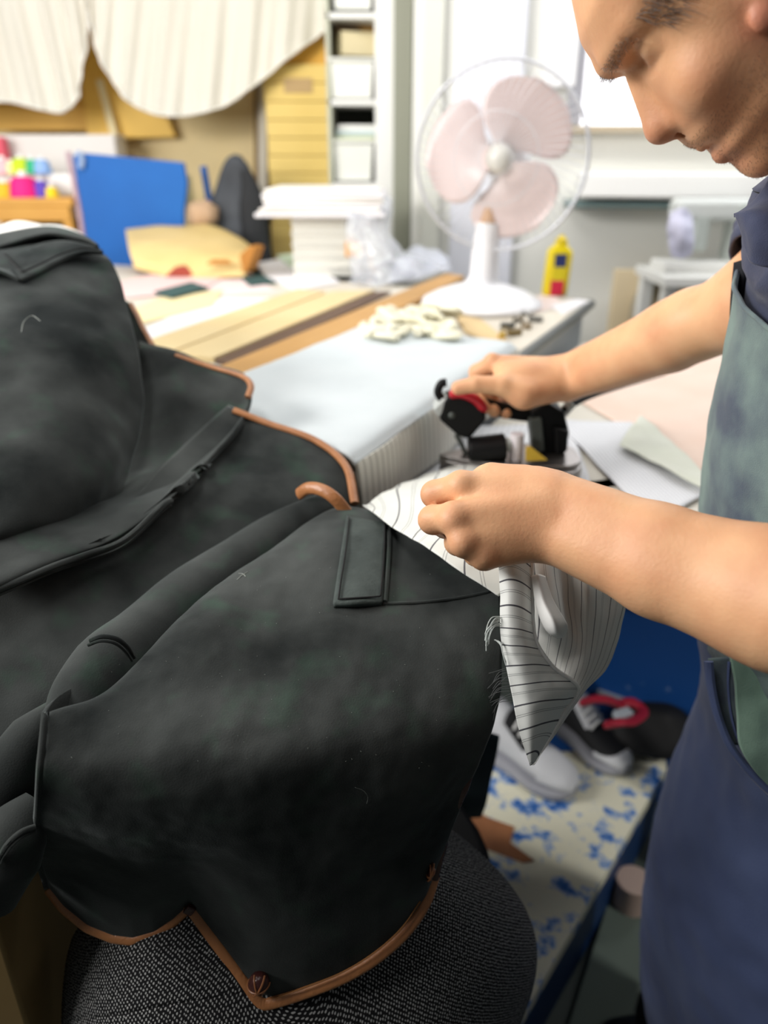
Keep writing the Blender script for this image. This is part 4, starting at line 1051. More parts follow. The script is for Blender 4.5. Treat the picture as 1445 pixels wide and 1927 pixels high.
MB().tube([(.122, IY-.015, z0+.04), (.175, IY-.015, z0+.045)], [.022, .024], 18, flat=.8).build('steam_chamber', m_blk, iron, bevel=.003)
MB().tube([IP(888, 840, -.02), IP(960, 836, -.02)], .010, 14).build('shield', m_lgrey, iron)
MB().tube([(.190, IY-.02, z0+.028), (.190, IY-.02, z0+.066)], .010, 16).build('valve', M('pale_pink_plastic', '#e6dfe2', .4), iron)
MB().prism([IP(990, 868, -.045), IP(1030, 866, -.045), IP(1000, 842, -.045), IP(990, 842, -.045)], (0, .004, 0)).build('warning_label', m_yel, iron, smooth=False)
# rear block with grey housing
MB().prism([IP(998, 776), IP(1032, 760), IP(1062, 775), IP(1072, 815), IP(1066, 852), IP(1042, 868), IP(1020, 866), IP(1012, 820)], (0, .045, 0)).build('rear_housing', m_blk, iron, smooth=False, bevel=.004)
MB().prism([IP(996, 790, -.006), IP(1020, 786, -.006), IP(1026, 850, -.006), IP(1004, 856, -.006)], (0, .03, 0)).build('rear_support', m_dgrey, iron, smooth=False, bevel=.003)
MB().prism([IP(1044, 806, -.01), IP(1070, 812, -.01), IP(1068, 850, -.01), IP(1046, 856, -.01)], (0, .04, 0)).build('terminal_cover', m_blk, iron, smooth=False, bevel=.003)
# handle bar, front control block, trigger and red strip
MB().tube([Vector(q) for q in spline([IP(846, 748, .012), IP(880, 752, .012), IP(930, 768, .014), IP(985, 778, .018), IP(1030, 778, .02), IP(1050, 790, .022)], 30)], [.0115]*30, 16).build('handle', m_blk, iron)
MB().prism([IP(836, 752, -.012), IP(868, 744, -.012), IP(912, 766, -.012), IP(916, 790, -.012), IP(884, 828, -.012), IP(862, 822, -.012), IP(826, 790, -.012)], (0, .042, 0)).build('control_block', m_blk, iron, smooth=False, bevel=.005)
MB().tube([Vector(q) for q in spline([IP(846, 742, -.010), IP(870, 741, -.013), IP(895, 752, -.014), IP(914, 772, -.012)], 20)], [.0052, .0085]+[.0085]*16+[.007, .005], 14, flat=.8).build('red_switch', m_red, iron)
MB().prism([IP(815, 770, -.01), IP(832, 752, -.01), IP(852, 748, -.01), IP(846, 768, -.01), IP(826, 788, -.01)], (0, .03, 0)).build('grey_nose', m_lgrey, iron, smooth=False, bevel=.004)
MB().tube([Vector(q) for q in spline([IP(832, 752, 0), IP(824, 738, 0), IP(830, 722, 0), IP(840, 720, 0)], 14)], .006, 12).build('steam_trigger', m_blk, iron)
MB().ball(IP(850, 782, -.013), (.005, .003, .005), 12).build('dial', m_dgrey, iron)
MB().tube([Vector(q) for q in spline([IP(858, 818, 0), IP(868, 835, 0), IP(876, 852, 0), IP(892, 862, 0)], 16)], .0035, 8).build('front_strut', m_dgrey, iron)
MB().tube([Vector(q) for q in spline([IP(1055, 780, .03), IP(1070, 765, .03), IP(1100, 748, .06), IP(1150, 730, .12), IP(1250, 700, .25)], 30)], .006, 10).build('power_cord', m_blk, iron)
MB().tube([IP(1058, 778, .03), IP(1076, 758, .03)], .008, 12).build('cord_collar', m_lgrey, iron)

# ------------------------------------------------------------------ pinstriped cloth in his near hand
m_pin = stripe_mat('pinstripe_cotton', '#e4e4e0', '#4c4c52', 0, 7.0, .050, double=True)
m_pin2 = stripe_mat('pinstripe_cotton_upper', '#d8dad3', '#5a5a5e', 0, 7, .05, double=True)
m_pin3 = stripe_mat('pinstripe_cotton_hem', '#e4e6e2', '#4c4c52', 1, 9.5, .07, double=True)
cl = thing('pinstriped_cloth', P(1000, 1100, .64), 'white pinstriped cloth held up by the near hand and hanging beside the coat', 'cloth')
# upper sheet, from the coat edge under the hand to the iron
U = [[(682, 950, .84), (700, 962, .80), (735, 988, .75), (772, 1012, .71), (802, 1028, .685), (860, 1070, .66), (938, 1122, .645)],
     [(690, 946, .87), (740, 955, .80), (790, 972, .76), (830, 990, .72), (870, 1010, .69), (920, 1040, .67), (985, 1090, .655)],
     [(725, 925, .93), (790, 920, .86), (840, 930, .80), (890, 950, .75), (930, 980, .71), (980, 1010, .69), (1040, 1060, .665)],
     [(800, 893, 1.05), (850, 885, 1.04), (890, 895, 1.0), (930, 905, .95), (970, 925, .88), (1020, 970, .80), (1060, 1030, .72)],
     [(860, 876, 1.13), (890, 872, 1.13), (930, 875, 1.12), (970, 880, 1.10), (1010, 900, 1.05), (1050, 940, .95), (1080, 1010, .80)]]
G = loft(U, 110, 70); G = ruffle(G, .0025, 22, .0008, 60)
mb = MB().grid(G); mb.uv = [((.72*u+.42*v)*1.15, v) for u, v in mb.uv]; mb.build('upper_sheet', m_pin2, cl, solid=.0012)
# hanging back layer with folds
Bk = [[(955, 1040, .66), (1020, 1035, .645), (1060, 1045, .665), (1100, 1065, .66), (1140, 1085, .675), (1182, 1105, .69)],
      [(960, 1090, .66), (1030, 1095, .632), (1065, 1085, .672), (1105, 1110, .652), (1145, 1120, .675), (1180, 1130, .69)],
      [(970, 1150, .66), (1045, 1165, .628), (1072, 1145, .672), (1105, 1165, .66), (1140, 1170, .675), (1172, 1170, .69)],
      [(975, 1190, .664), (1045, 1202, .652), (1080, 1205, .668), (1105, 1210, .668), (1135, 1212, .675), (1163, 1212, .688)],
      [(985, 1230, .668), (1040, 1250, .668), (1068, 1262, .668), (1098, 1262, .672), (1120, 1262, .678), (1140, 1260, .685)],
      [(1010, 1300, .662), (1035, 1310, .662), (1055, 1316, .664), (1072, 1318, .668), (1085, 1316, .672), (1092, 1312, .676)],
      [(998, 1370, .655), (1012, 1375, .655), (1025, 1378, .656), (1038, 1378, .658), (1046, 1376, .66), (1052, 1372, .662)],
      [(996, 1436, .65), (998, 1438, .65), (1000, 1440, .65), (1002, 1440, .65), (1004, 1438, .65), (1006, 1436, .65)]]
G = loft(Bk, 90, 130); G = ruffle(G, .0014, 40)
mb = MB().grid(G); mb.uv = [(u*1.02+.10*v, v) for u, v in mb.uv]; mb.build('back_fall', m_pin, cl, solid=.0012)
# front folded strip with its stitched hem
Fr = [[(938, 1050, .632), (955, 1045, .628), (975, 1045, .628), (1000, 1055, .636)],
      [(940, 1110, .628), (958, 1108, .622), (980, 1108, .624), (1000, 1112, .634)],
      [(940, 1170, .626), (958, 1172, .619), (982, 1172, .621), (1002, 1172, .632)],
      [(944, 1215, .626), (962, 1218, .619), (986, 1216, .621), (1010, 1214, .632)],
      [(955, 1270, .628), (985, 1268, .622), (1018, 1262, .628), (1042, 1256, .638)],
      [(965, 1320, .632), (998, 1316, .626), (1040, 1306, .634), (1088, 1296, .655)],
      [(978, 1380, .638), (1000, 1375, .634), (1025, 1362, .642), (1058, 1345, .658)],
      [(997, 1441, .645), (1000, 1440, .645), (1003, 1438, .646), (1008, 1434, .648)]]
G = loft(Fr, 50, 130); G = ruffle(G, .0012, 36, .0004, 90)
mb = MB().grid(G); mb.uv = [(u, v-.035*u+.02*math.sin(u*3)) for u, v in mb.uv]; mb.build('front_strip', m_pin3, cl, solid=.0012)
MB().tube([Vector(q) for q in G[:112, -1]], .0018, 8).build('hem', M('white_cotton', '#e9e9e6', .8), cl)
# rounded turned-back fold
Rf = [[(1000, 1085, .632), (1012, 1080, .626), (1026, 1084, .632)], [(1006, 1130, .628), (1022, 1128, .618), (1040, 1126, .628)], [(1018, 1170, .626), (1040, 1166, .612), (1062, 1164, .626)], [(1032, 1192, .628), (1050, 1190, .618), (1068, 1178, .630)], [(1048, 1202, .640), (1058, 1200, .636), (1066, 1192, .642)]]
MB().grid(loft(Rf, 30, 50)).build('turned_fold', MATS['white_cotton'], cl, solid=.0015)
m_fr = M('white_thread', '#d5dcd8', .8)
rg = random.Random(5)
for k in range(9):
    x = 938+rg.uniform(-1, 4); y = 1160+k*2.2
    pts = [P(x, y, .625), P(x-10-rg.uniform(0, 6), y+2, .622), P(x-20-rg.uniform(-3, 5), y+18, .622), P(x-25-rg.uniform(-4, 3), y+32+rg.uniform(0, 18), .625)]
    MB().tube([Vector(q) for q in spline(pts, 12)], .00045, 5).build('frayed_thread', m_fr, cl)
for k in range(3):
    MB().tube([Vector(q) for q in spline([P(930+k, 1204, .625), P(942, 1210+k*2, .622), P(946, 1230, .622), P(952, 1246+k*3, .624)], 12)], .0005, 5).build('frayed_thread', m_fr, cl)
for k in range(14):
    y0_ = 1255+k*5
    MB().tube([Vector(q) for q in spline([P(955+k*.6, y0_, .640), P(942-rg.uniform(0, 6), y0_+rg.uniform(2, 14), .640), P(928-rg.uniform(0, 14), y0_+rg.uniform(12, 36), .642)], 8)], .0003, 4).build('frayed_thread', M('grey_thread', '#4c4e4e', .8), cl)

# pinstriped piece lying on the lower table to the right of the iron, with a turned corner
def flat_sheet(name, corners, z, mat, parent=None, label=None, cat=None, n=40, amp=.003, sc=14, thick=.0015, uvf=None, group=None):
    a, b, c_, d_ = [T(x, y, z) for x, y in corners]
    g = np.array([[list((a.lerp(b, s)).lerp(d_.lerp(c_, s), t)) for s in np.linspace(0, 1, n)] for t in np.linspace(0, 1, n)])
    for i in range(n):
        for j in range(n): g[i, j, 2] += amp*(.6+nz(g[i, j], sc))
    mb = MB().grid(g)
    if uvf: mb.uv = [uvf(u, v) for u, v in mb.uv]
    o = mb.build(name, mat, parent, solid=thick)
    if label: tag(o, label, cat, group)
    return o
m_pin4 = stripe_mat('pinstripe_table_piece', '#d6d8dc', '#a0a2a9', 0, 22, .16)
flat_sheet('pinstriped_fabric', [(1040, 790), (1188, 796), (1330, 930), (1230, 985)], LZ+.004, m_pin4, label='pale pinstriped fabric panel lying flat on the lower table right of the iron', cat='fabric', uvf=lambda u, v: (u*.9, v))
flat_sheet('cream_fabric', [(1165, 840), (1205, 782), (1340, 905), (1320, 920)], LZ+.014, M('cream_cotton', '#d2d4ca', .85, var=('#c6cabb', 14, 4, .3)), label='plain cream fabric turned over the pinstriped panel beside the apron', cat='fabric', amp=.006, sc=18)
flat_sheet('pressing_cloth', [(1070, 745), (1300, 660), (1500, 700), (1340, 900)], LZ+.0015, M('faint_pink_cotton', '#dcbfae', .85, var=('#e2cfc2', 7, 4, .3)), label='faint pink pressing cloth spread beyond the iron under the far arm', cat='cloth', amp=.002)
# striped layer lying under the iron, up against the pad
U2 = [[(690, 945, 1.09), (800, 950, 1.08), (950, 960, 1.07), (1100, 970, 1.07)], [(745, 890, 1.16), (830, 905, 1.15), (950, 912, 1.14), (1110, 912, 1.14)], [(800, 850, 1.235), (880, 858, 1.22), (980, 858, 1.22), (1090, 850, 1.235)], [(860, 800, 1.33), (920, 802, 1.325), (1000, 800, 1.33), (1060, 790, 1.345)]]
g = [[T(px, py, LZ+.004) for px, py, _ in r] for r in U2]
G = loft(g, 80, 60)
for i in range(G.shape[0]):
    for j in range(G.shape[1]): G[i, j, 2] += .003*(.5+nz(G[i, j], 18))
o = MB().grid(G).build('pinstriped_sheet', m_pin4, None, solid=.0012); tag(o, 'pinstriped sheet spread flat under the steam iron against the padded cover', 'fabric')
# ------------------------------------------------------------------ things on the worktable
m_plank1 = M('pale_plank', '#e3cfa0', .55, var=('#d9c08a', 6, 5, .3)); m_plank2 = M('honey_plank', '#c99b5c', .5, var=('#b98a4c', 8, 5, .3)); m_plankd = M('dark_plank', '#5d4433', .55)
def lay(name, corners, z0, th, mat, label=None, cat=None, group=None, parent=None, bevel=.001):
    pts = [T(x, y, z0+th) for x, y in corners]
    o = MB().prism([(p.x, p.y, z0) for p in pts], (0, 0, th)).build(name, mat, parent, smooth=False, bevel=bevel)
    if label: tag(o, label, cat, group)
    return o
lay('wooden_batten', [(270, 642), (560, 543), (612, 548), (318, 662)], TZ, .012, m_plank1, 'pale wooden batten lying farthest from the ironing pad', 'plank', 'wooden battens on the worktable')
lay('wooden_batten', [(322, 664), (622, 548), (705, 545), (402, 672)], TZ, .012, m_plank1, 'pale wide wooden batten in the middle of the three', 'plank', 'wooden battens on the worktable')
lay('dark_strip', [(404, 676), (705, 548), (735, 548), (440, 685)], TZ, .008, m_plankd, 'dark brown wooden strip between the pale and honey battens', 'plank')
lay('wooden_batten', [(400, 694), (840, 514), (874, 519), (470, 716)], TZ, .022, m_plank2, 'long honey coloured wooden batten lying next to the ironing pad', 'plank', 'wooden battens on the worktable')
m_paper = M('white_paper', '#ecebee', .7, var=('#e2dfe2', 5, 3, .3)); m_pinkf = M('pale_pink_cloth', '#eac9c6', .85); m_greenf = M('dark_green_cloth', '#31504f', .85)
m_cream = M('cream_sheet', '#ead9a8', .75)
lay('pattern_paper', [(230, 640), (330, 590), (420, 560), (520, 560), (280, 640)], TZ, .002, m_paper, 'white pattern paper spread beside the battens', 'paper')
lay('cream_paper', [(230, 590), (300, 560), (420, 545), (400, 575), (250, 612)], TZ+.002, .002, m_cream, 'cream coloured paper lying under the dark green swatch', 'paper')
lay('pink_swatch', [(225, 530), (300, 512), (420, 520), (380, 545), (235, 560)], TZ+.002, .004, m_pinkf, 'pale pink fabric swatch in front of the paper parcel', 'fabric')
lay('green_swatch', [(290, 548), (360, 530), (392, 540), (322, 558)], TZ+.007, .005, m_greenf, 'dark green fabric swatch left of the plastic crate', 'fabric', 'dark green swatches')
lay('green_swatch', [(455, 522), (490, 514), (520, 530), (470, 536)], TZ+.002, .005, m_greenf, 'dark green fabric swatch just in front of the parcel corner', 'fabric', 'dark green swatches')
lay('white_sheet', [(480, 495), (560, 480), (640, 530), (560, 545), (500, 520)], TZ, .006, m_paper, 'white sheet lying between parcel and plastic crate', 'paper')
lay('green_sheet', [(520, 480), (600, 470), (640, 500), (560, 512)], TZ+.006, .004, M('mint_paper', '#c4d6bd', .75), 'mint green sheet under the plastic crate', 'paper')
lay('pink_paper', [(330, 520), (470, 512), (520, 548), (420, 556)], TZ, .0018, M('blush_paper', '#ecd6d4', .8), 'blush paper underneath the two green swatches', 'paper')

# paper parcel with torn openings
pz = TZ+.004
par = thing('paper_parcel', T(360, 510, TZ), 'cream paper parcel with torn ends showing red cloth, lying on the worktable', 'parcel')
m_kraft = M('cream_kraft_paper', '#e0c78c', .7, var=('#d3b776', 4, 3, .3)); m_redc = M('dull_red_cloth', '#9c4434', .85); m_kraftd = M('brown_paper', '#b5792f', .7)
def blobgrid(rows, amp, sc, nu=40, nv=30): return ruffle(loft(rows, nu, nv), amp, sc)
Yp_ = 2.62
top = [[Q(236, 430, 2.95), Q(330, 424, 3.0), Q(400, 424, 3.0), Q(480, 468, 2.78)], [Q(240, 455, 2.72), Q(320, 462, 2.68), Q(400, 470, 2.62), Q(478, 478, 2.58)], [Q(245, 480, 2.62), Q(320, 500, 2.55), Q(390, 500, 2.52), Q(465, 510, 2.50)], [Q(252, 505, 2.60), Q(325, 522, 2.53), Q(390, 522, 2.50), Q(462, 520, 2.49)]]
MB().grid(blobgrid(top, .008, 9)).build('wrapping', m_kraft, par, solid=.004)
MB().box((Q(360, 490, 2.70).x, 2.70, TZ+.03), (.34, .20, .045), math.radians(-8)).build('cloth_bundle', m_redc, par, bevel=.02)
MB().prism([Q(312, 520, 2.525), Q(330, 502, 2.525), Q(348, 498, 2.525), Q(372, 520, 2.525)], (0, -.012, 0)).build('torn_opening', m_redc, par, smooth=False, bevel=.003)
MB().prism([Q(388, 497, 2.50), Q(400, 488, 2.50), Q(428, 488, 2.50), Q(440, 497, 2.50)], (0, -.012, 0)).build('torn_opening', m_kraftd, par, smooth=False, bevel=.003)
MB().prism([Q(450, 480, 2.49), Q(470, 462, 2.49), Q(482, 466, 2.49), Q(466, 512, 2.49), Q(456, 512, 2.49)], (.02, .05, 0)).build('folded_end', m_kraftd, par, smooth=False, bevel=.003)

# plastic crate with a stack of papers and a plastic bag
Yc = 2.55
crate = thing('plastic_crate', (Q(640, 530, Yc).x, Yc+.15, TZ), 'white ribbed plastic crate on the worktable with an orange label', 'crate')
a = Q(556, 530, Yc); b_ = Q(722, 530, Yc); zt = Q(640, 405, Yc).z; zb = TZ+.004
m_crate = M('off_white_plastic', '#e2e1d8', .5)
cx0, cx1 = a.x, b_.x
wm = MB()
for p0, p1 in (((cx0, Yc), (cx1, Yc)), ((cx0, Yc+.28), (cx1, Yc+.28))): wm.box(((p0[0]+p1[0])/2, p0[1], (zb+zt)/2), (cx1-cx0, .006, zt-zb))
for x in (cx0, cx1): wm.box((x, Yc+.14, (zb+zt)/2), (.006, .28, zt-zb))
wm.box(((cx0+cx1)/2, Yc+.14, zb+.004), (cx1-cx0, .28, .008)); wm.build('bin', m_crate, crate, smooth=False, bevel=.002)
for k in range(5): MB().box(((cx0+cx1)/2, Yc-.006, zb+.03+k*(zt-zb-.05)/4), (cx1-cx0+.012, .012, .010)).build('rib', m_crate, crate, smooth=False, bevel=.003)
MB().box((Q(664, 468, Yc).x, Yc-.014, Q(664, 468, Yc).z), (.045, .004, .045)).build('label', M('orange_label', '#f2a51c', .5), crate, smooth=False, bevel=.001)
rg = random.Random(8)
for k in range(6):
    zz = zt+.004+k*.0135; x0 = Q(484+rg.uniform(-3, 6)+k*4, 400, Yc-.05).x; x1 = Q(722, 400, Yc).x+rg.uniform(-.01, .01)
    o = MB().box(((x0+x1)/2, Yc+.10, zz), (x1-x0, .34, .012), rg.uniform(-.05, .05)).build('paper_pad', M('paper_edge', '#efece6', .7) if k % 2 else m_paper, None, smooth=False, bevel=.003)
    tag(o, 'white paper pad, %s in the stack on the plastic crate' % ('undermost', 'second from the bottom', 'third from the bottom', 'third from the top', 'second from the top', 'topmost')[k], 'paper', 'paper pads on the crate')
m_clear = M('clear_plastic_film', '#e4e8f2', .15, trans=.6, alpha=.5)
bag = [[Q(650, 420, 2.46), Q(680, 372, 2.52), Q(712, 360, 2.58), Q(735, 375, 2.6)], [Q(655, 470, 2.42), Q(690, 440, 2.40), Q(720, 440, 2.44), Q(742, 460, 2.52)], [Q(660, 520, 2.42), Q(700, 505, 2.36), Q(760, 490, 2.38), Q(800, 490, 2.5)], [Q(650, 545, 2.42), Q(700, 545, 2.32), Q(780, 528, 2.34), Q(838, 505, 2.45)]]
bag = [[Vector((p.x, p.y, max(p.z, TZ+.01))) for p in r] for r in bag]
o = MB().grid(blobgrid(bag, .018, 16, 50, 50)).build('plastic_bag', m_clear, None, solid=.0015); tag(o, 'crumpled clear plastic bag hanging over the crate and onto the table', 'bag')
bag2 = [[Q(735, 500, 2.62), Q(770, 468, 2.65), Q(810, 466, 2.66), Q(842, 480, 2.66)], [Q(735, 525, 2.5), Q(770, 490, 2.52), Q(812, 486, 2.54), Q(845, 495, 2.56)], [Q(730, 545, 2.42), Q(775, 525, 2.42), Q(815, 515, 2.44), Q(850, 508, 2.5)]]
bag2 = [[Vector((p.x, p.y, max(p.z, TZ+.01))) for p in r] for r in bag2]
o = MB().grid(blobgrid(bag2, .014, 18)).build('plastic_bag', M('milky_plastic', '#d5d9e4', .3, trans=.3), None, solid=.0015); tag(o, 'milky plastic bag lying behind the far end of the honey batten', 'bag')

# fan
FY = 2.03
fb = T(905, 578, TZ); fan = thing('desk_fan', (fb.x, fb.y, TZ), 'white desk fan with pale pink blades standing on the worktable corner', 'fan')
m_fanw = M('white_fan_plastic', '#eeeef2', .35); m_pinkb = M('pale_pink_blade', '#e0cdcb', .3, trans=.15); m_wire = M('grey_wire', '#d4d6da', .35, .3)
fx, fy = fb.x, fb.y
sc_ = 1.0
MB().lathe([(.001, TZ+.002), (.148, TZ+.002), (.155, TZ+.010), (.150, TZ+.022), (.115, TZ+.040), (.070, TZ+.055), (.042, TZ+.062), (.036, TZ+.075), (.001, TZ+.075)], (fx, fy, 0), 48).build('base', m_fanw, fan)
hubp = Q(940, 298, fy-.03); 
MB().tube([(fx+.002, fy, TZ+.06), (fx+.004, fy, TZ+.13), (fx+.008, fy, TZ+.205)], [.036, .034, .030], 20).build('column', m_fanw, fan)
MB().tube([(fx+.008, fy, TZ+.20), (fx+.012, fy+.01, TZ+.235)], [.024, .020], 16).build('neck_joint', M('tan_joint', '#c9a07c', .5), fan)
ax_ = (Vector((0, 0, CAMZ))-hubp); ax_ = Vector((-.34, -.92, -.02)).normalized()
zc = ax_; xc = Vector((0, 0, 1)).cross(zc).normalized(); yc_ = zc.cross(xc); RF = Matrix((xc, yc_, zc)).transposed()
def fl_(x, y, z): return hubp+RF @ Vector((x, y, z))
MB().lathe([(.001, -.16), (.035, -.155), (.052, -.13), (.055, -.07), (.05, -.035), (.001, -.03)], hubp, 28, RF).build('motor', m_fanw, fan)
MB().tube([fl_(0, 0, -.10), Vector((fx+.012, fy+.01, TZ+.23))], .022, 14).build('neck', m_fanw, fan)
MB().lathe([(.001, .03), (.018, .028), (.030, .018), (.034, .0), (.034, -.02), (.001, -.02)], hubp, 28, RF).build('hub', M('fan_hub', '#d3d2cc', .35), fan)
R0 = .205
for k, a0 in enumerate((66, 186, 306)):
    g = []
    for r in np.linspace(.028, R0*.88, 16):
        t = (r-.028)/(R0*.88-.028); w_ = math.radians(27+31*math.sin(math.pi*min(1, t*.78+.12)))
        cen = math.radians(a0)-.30*t
        if t > .8: w_ *= math.sqrt(max(.12, 1-((t-.8)/.22)**2))
        g.append([fl_(r*math.cos(cen+s*w_), r*math.sin(cen+s*w_), .016*s*(1-.3*t)-.004) for s in np.linspace(-1, 1, 18)])
    MB().grid(np.array([[list(p) for p in r] for r in g])).build('blade', m_pinkb, fan, solid=.002)
def circ(r, z, n=64): return [fl_(r*math.cos(a), r*math.sin(a), z) for a in np.linspace(0, 2*math.pi, n)]
gm = lambda n: fan
MB().tube(circ(R0, .0), .0042, 10, cap=False).build('grille_ring', M('grille_rim', '#c6c8ce', .3, .3), fan)
for nm, sgn, dep in (('front_grille', 1, .045), ('rear_grille', -1, .055)):
    mb = MB()
    for k in range(60):
        a = 2*math.pi*k/60
        mb.tube([fl_(r*math.cos(a+.25*(1-r/R0)), r*math.sin(a+.25*(1-r/R0)), sgn*dep*(1-(r/R0)**3)) for r in np.linspace(.036, R0, 9)], .00075, 4)
    for r in (.036, .10): mb.tube(circ(r, sgn*dep*(1-(r/R0)**3), 40), .0011, 5, cap=False)
    mb.build(nm, m_wire, fan)
# heap of lace, cardboard, clips and papers near the fan
m_lace = M('cream_lace', '#e6e2cb', .9, bump=(150, .6))
lc = thing('lace_heap', T(780, 625, TZ), 'tangled heap of cream lace and yarn at the foot of the fan', 'lace')
rg = random.Random(11)
for k in range(16):
    px = rg.uniform(715, 845); py = rg.uniform(592, 640)-(px-700)*.10
    pts = []
    for i in range(6):
        q = T(px+rg.uniform(-34, 34), py+rg.uniform(-12, 12), TZ+rg.uniform(.012, .045)); pts.append(q)
    MB().tube([Vector(q) for q in spline(pts, 30)], rg.uniform(.008, .014), 8, flat=.6).build('strand', m_lace, lc)
lay('cardboard_piece', [(855, 590), (905, 600), (955, 640), (930, 650), (875, 622)], TZ, .006, M('tan_card', '#d9bd8c', .7), 'tan cardboard piece lying in front of the fan base', 'cardboard')
lay('white_note', [(1035, 575), (1085, 562), (1110, 566), (1060, 590)], TZ, .003, m_paper, 'white note by the yellow bottle at the table corner', 'paper')
lay('pinkish_sheet', [(985, 560), (1040, 550), (1060, 575), (1000, 590)], TZ, .002, M('pinkish_paper', '#e8d6cf', .75), 'pinkish sheet between fan base and yellow bottle', 'paper')
cm = [('clip', 955, 612, '#5c5c58'), ('clip', 975, 600, '#7c766a'), ('clip', 990, 612, '#9a8a72'), ('clip', 1008, 600, '#6b6a66'), ('clip', 968, 625, '#8d7a52'), ('clip', 945, 632, '#c2a040')]
for k, (nm, x, y, c) in enumerate(cm):
    q = T(x, y, TZ+.008); R_ = Matrix.Rotation(k*.9, 3, 'Z')
    o = MB().box(q, (.032, .014, .012), k*.9).tube([q+R_ @ Vector((.01, 0, .004)), q+R_ @ Vector((.03, .004, .012)), q+R_ @ Vector((.036, 0, .004))], .003, 8).build('binder_clip', M('clip_'+c, c, .4, .4), None, smooth=False, bevel=.002)
    tag(o, 'small %s clip in the clutter before the fan, %s' % (('dark grey', 'taupe', 'tan', 'charcoal', 'olive', 'yellow')[k], ('leftmost', 'uppermost', 'in the middle', 'rightmost', 'lower', 'at the cardboard edge')[k]), 'clip', 'clips on the worktable')
# yellow bottle
bt = T(1042, 556, TZ); bot = thing('glue_bottle', (bt.x, bt.y, TZ), 'yellow plastic bottle with a blue emblem and a red patch at the table corner', 'bottle')
m_by = M('bright_yellow_plastic', '#f0d814', .35); bh = Q(1048, 442, bt.y).z-TZ
Rb = Matrix.Rotation(math.radians(3), 3, 'Y')
def sup(rx, ry, z, n=32): return [bt+Vector((0, 0, 0))+Rb @ Vector((rx*math.copysign(abs(math.cos(a))**.6, math.cos(a)), ry*math.copysign(abs(math.sin(a))**.6, math.sin(a)), z)) for a in np.linspace(0, 2*math.pi, n)]
g = [sup(.001, .001, .001), sup(.030, .020, .001), sup(.034, .024, .008), sup(.034, .024, bh*.70), sup(.032, .022, bh*.76), sup(.018, .016, bh*.84), sup(.016, .015, bh*.86), sup(.001, .001, bh*.86)]
MB().grid(np.array([[list(p) for p in r] for r in g])).build('bottle_body', m_by, bot)
MB().lathe([(.001, bh*.86), (.017, bh*.86), (.016, bh*.93), (.008, bh*.97), (.006, bh), (.001, bh)], bt+Rb @ Vector((0, 0, 0)), 20, Rb).build('cap', M('cap_yellow', '#e6cc20', .4), bot)
MB().box(bt+Rb @ Vector((0, -.0245, bh*.60)), (.032, .003, .034)).build('emblem', M('navy_emblem', '#28376f', .4), bot, smooth=False, bevel=.001)
MB().box(bt+Rb @ Vector((.0, -.0245, bh*.15)), (.036, .003, .040)).build('red_patch', M('crimson_patch', '#d61f45', .4), bot, smooth=False, bevel=.001)
MB().box(bt+Rb @ Vector((0, -.0245, bh*.38)), (.034, .002, .05)).build('label_band', M('yellow_label2', '#e3d21c', .5), bot, smooth=False, bevel=.001)

# ------------------------------------------------------------------ behind the table: shelf, cloths, boards
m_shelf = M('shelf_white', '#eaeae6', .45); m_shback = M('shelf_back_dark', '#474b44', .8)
sh = thing('shelf_unit', (Q(668, 400, 3.2).x, 3.3, 0), 'tall narrow white shelf unit holding boxes beside the pillar', 'shelf')
SY = 3.15; sx0 = Q(618, 300, SY).x; sx1 = Q(706, 300, SY).x; sx2 = Q(741, 300, SY).x; SD = .32
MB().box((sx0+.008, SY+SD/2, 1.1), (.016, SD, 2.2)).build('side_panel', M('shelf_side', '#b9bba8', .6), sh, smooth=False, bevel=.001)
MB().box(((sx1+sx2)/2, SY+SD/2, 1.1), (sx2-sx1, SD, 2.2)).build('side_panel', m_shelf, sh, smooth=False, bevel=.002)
MB().box(((sx0+sx1)/2, SY+SD, 1.1), (sx1-sx0, .012, 2.2)).build('back_panel', m_shback, sh, smooth=False)
for py in (24, 188, 345, 500): 
    z = Q(660, py, SY).z; MB().box(((sx0+sx1)/2+.004, SY+SD/2, z-.008), (sx1-sx0, SD, .018)).build('shelf_board', m_shelf, sh, smooth=False, bevel=.001)
z = 2.1; MB().box(((sx0+sx1)/2, SY+SD/2, z), (sx1-sx0, SD, .018)).build('shelf_board', m_shelf, sh, smooth=False)
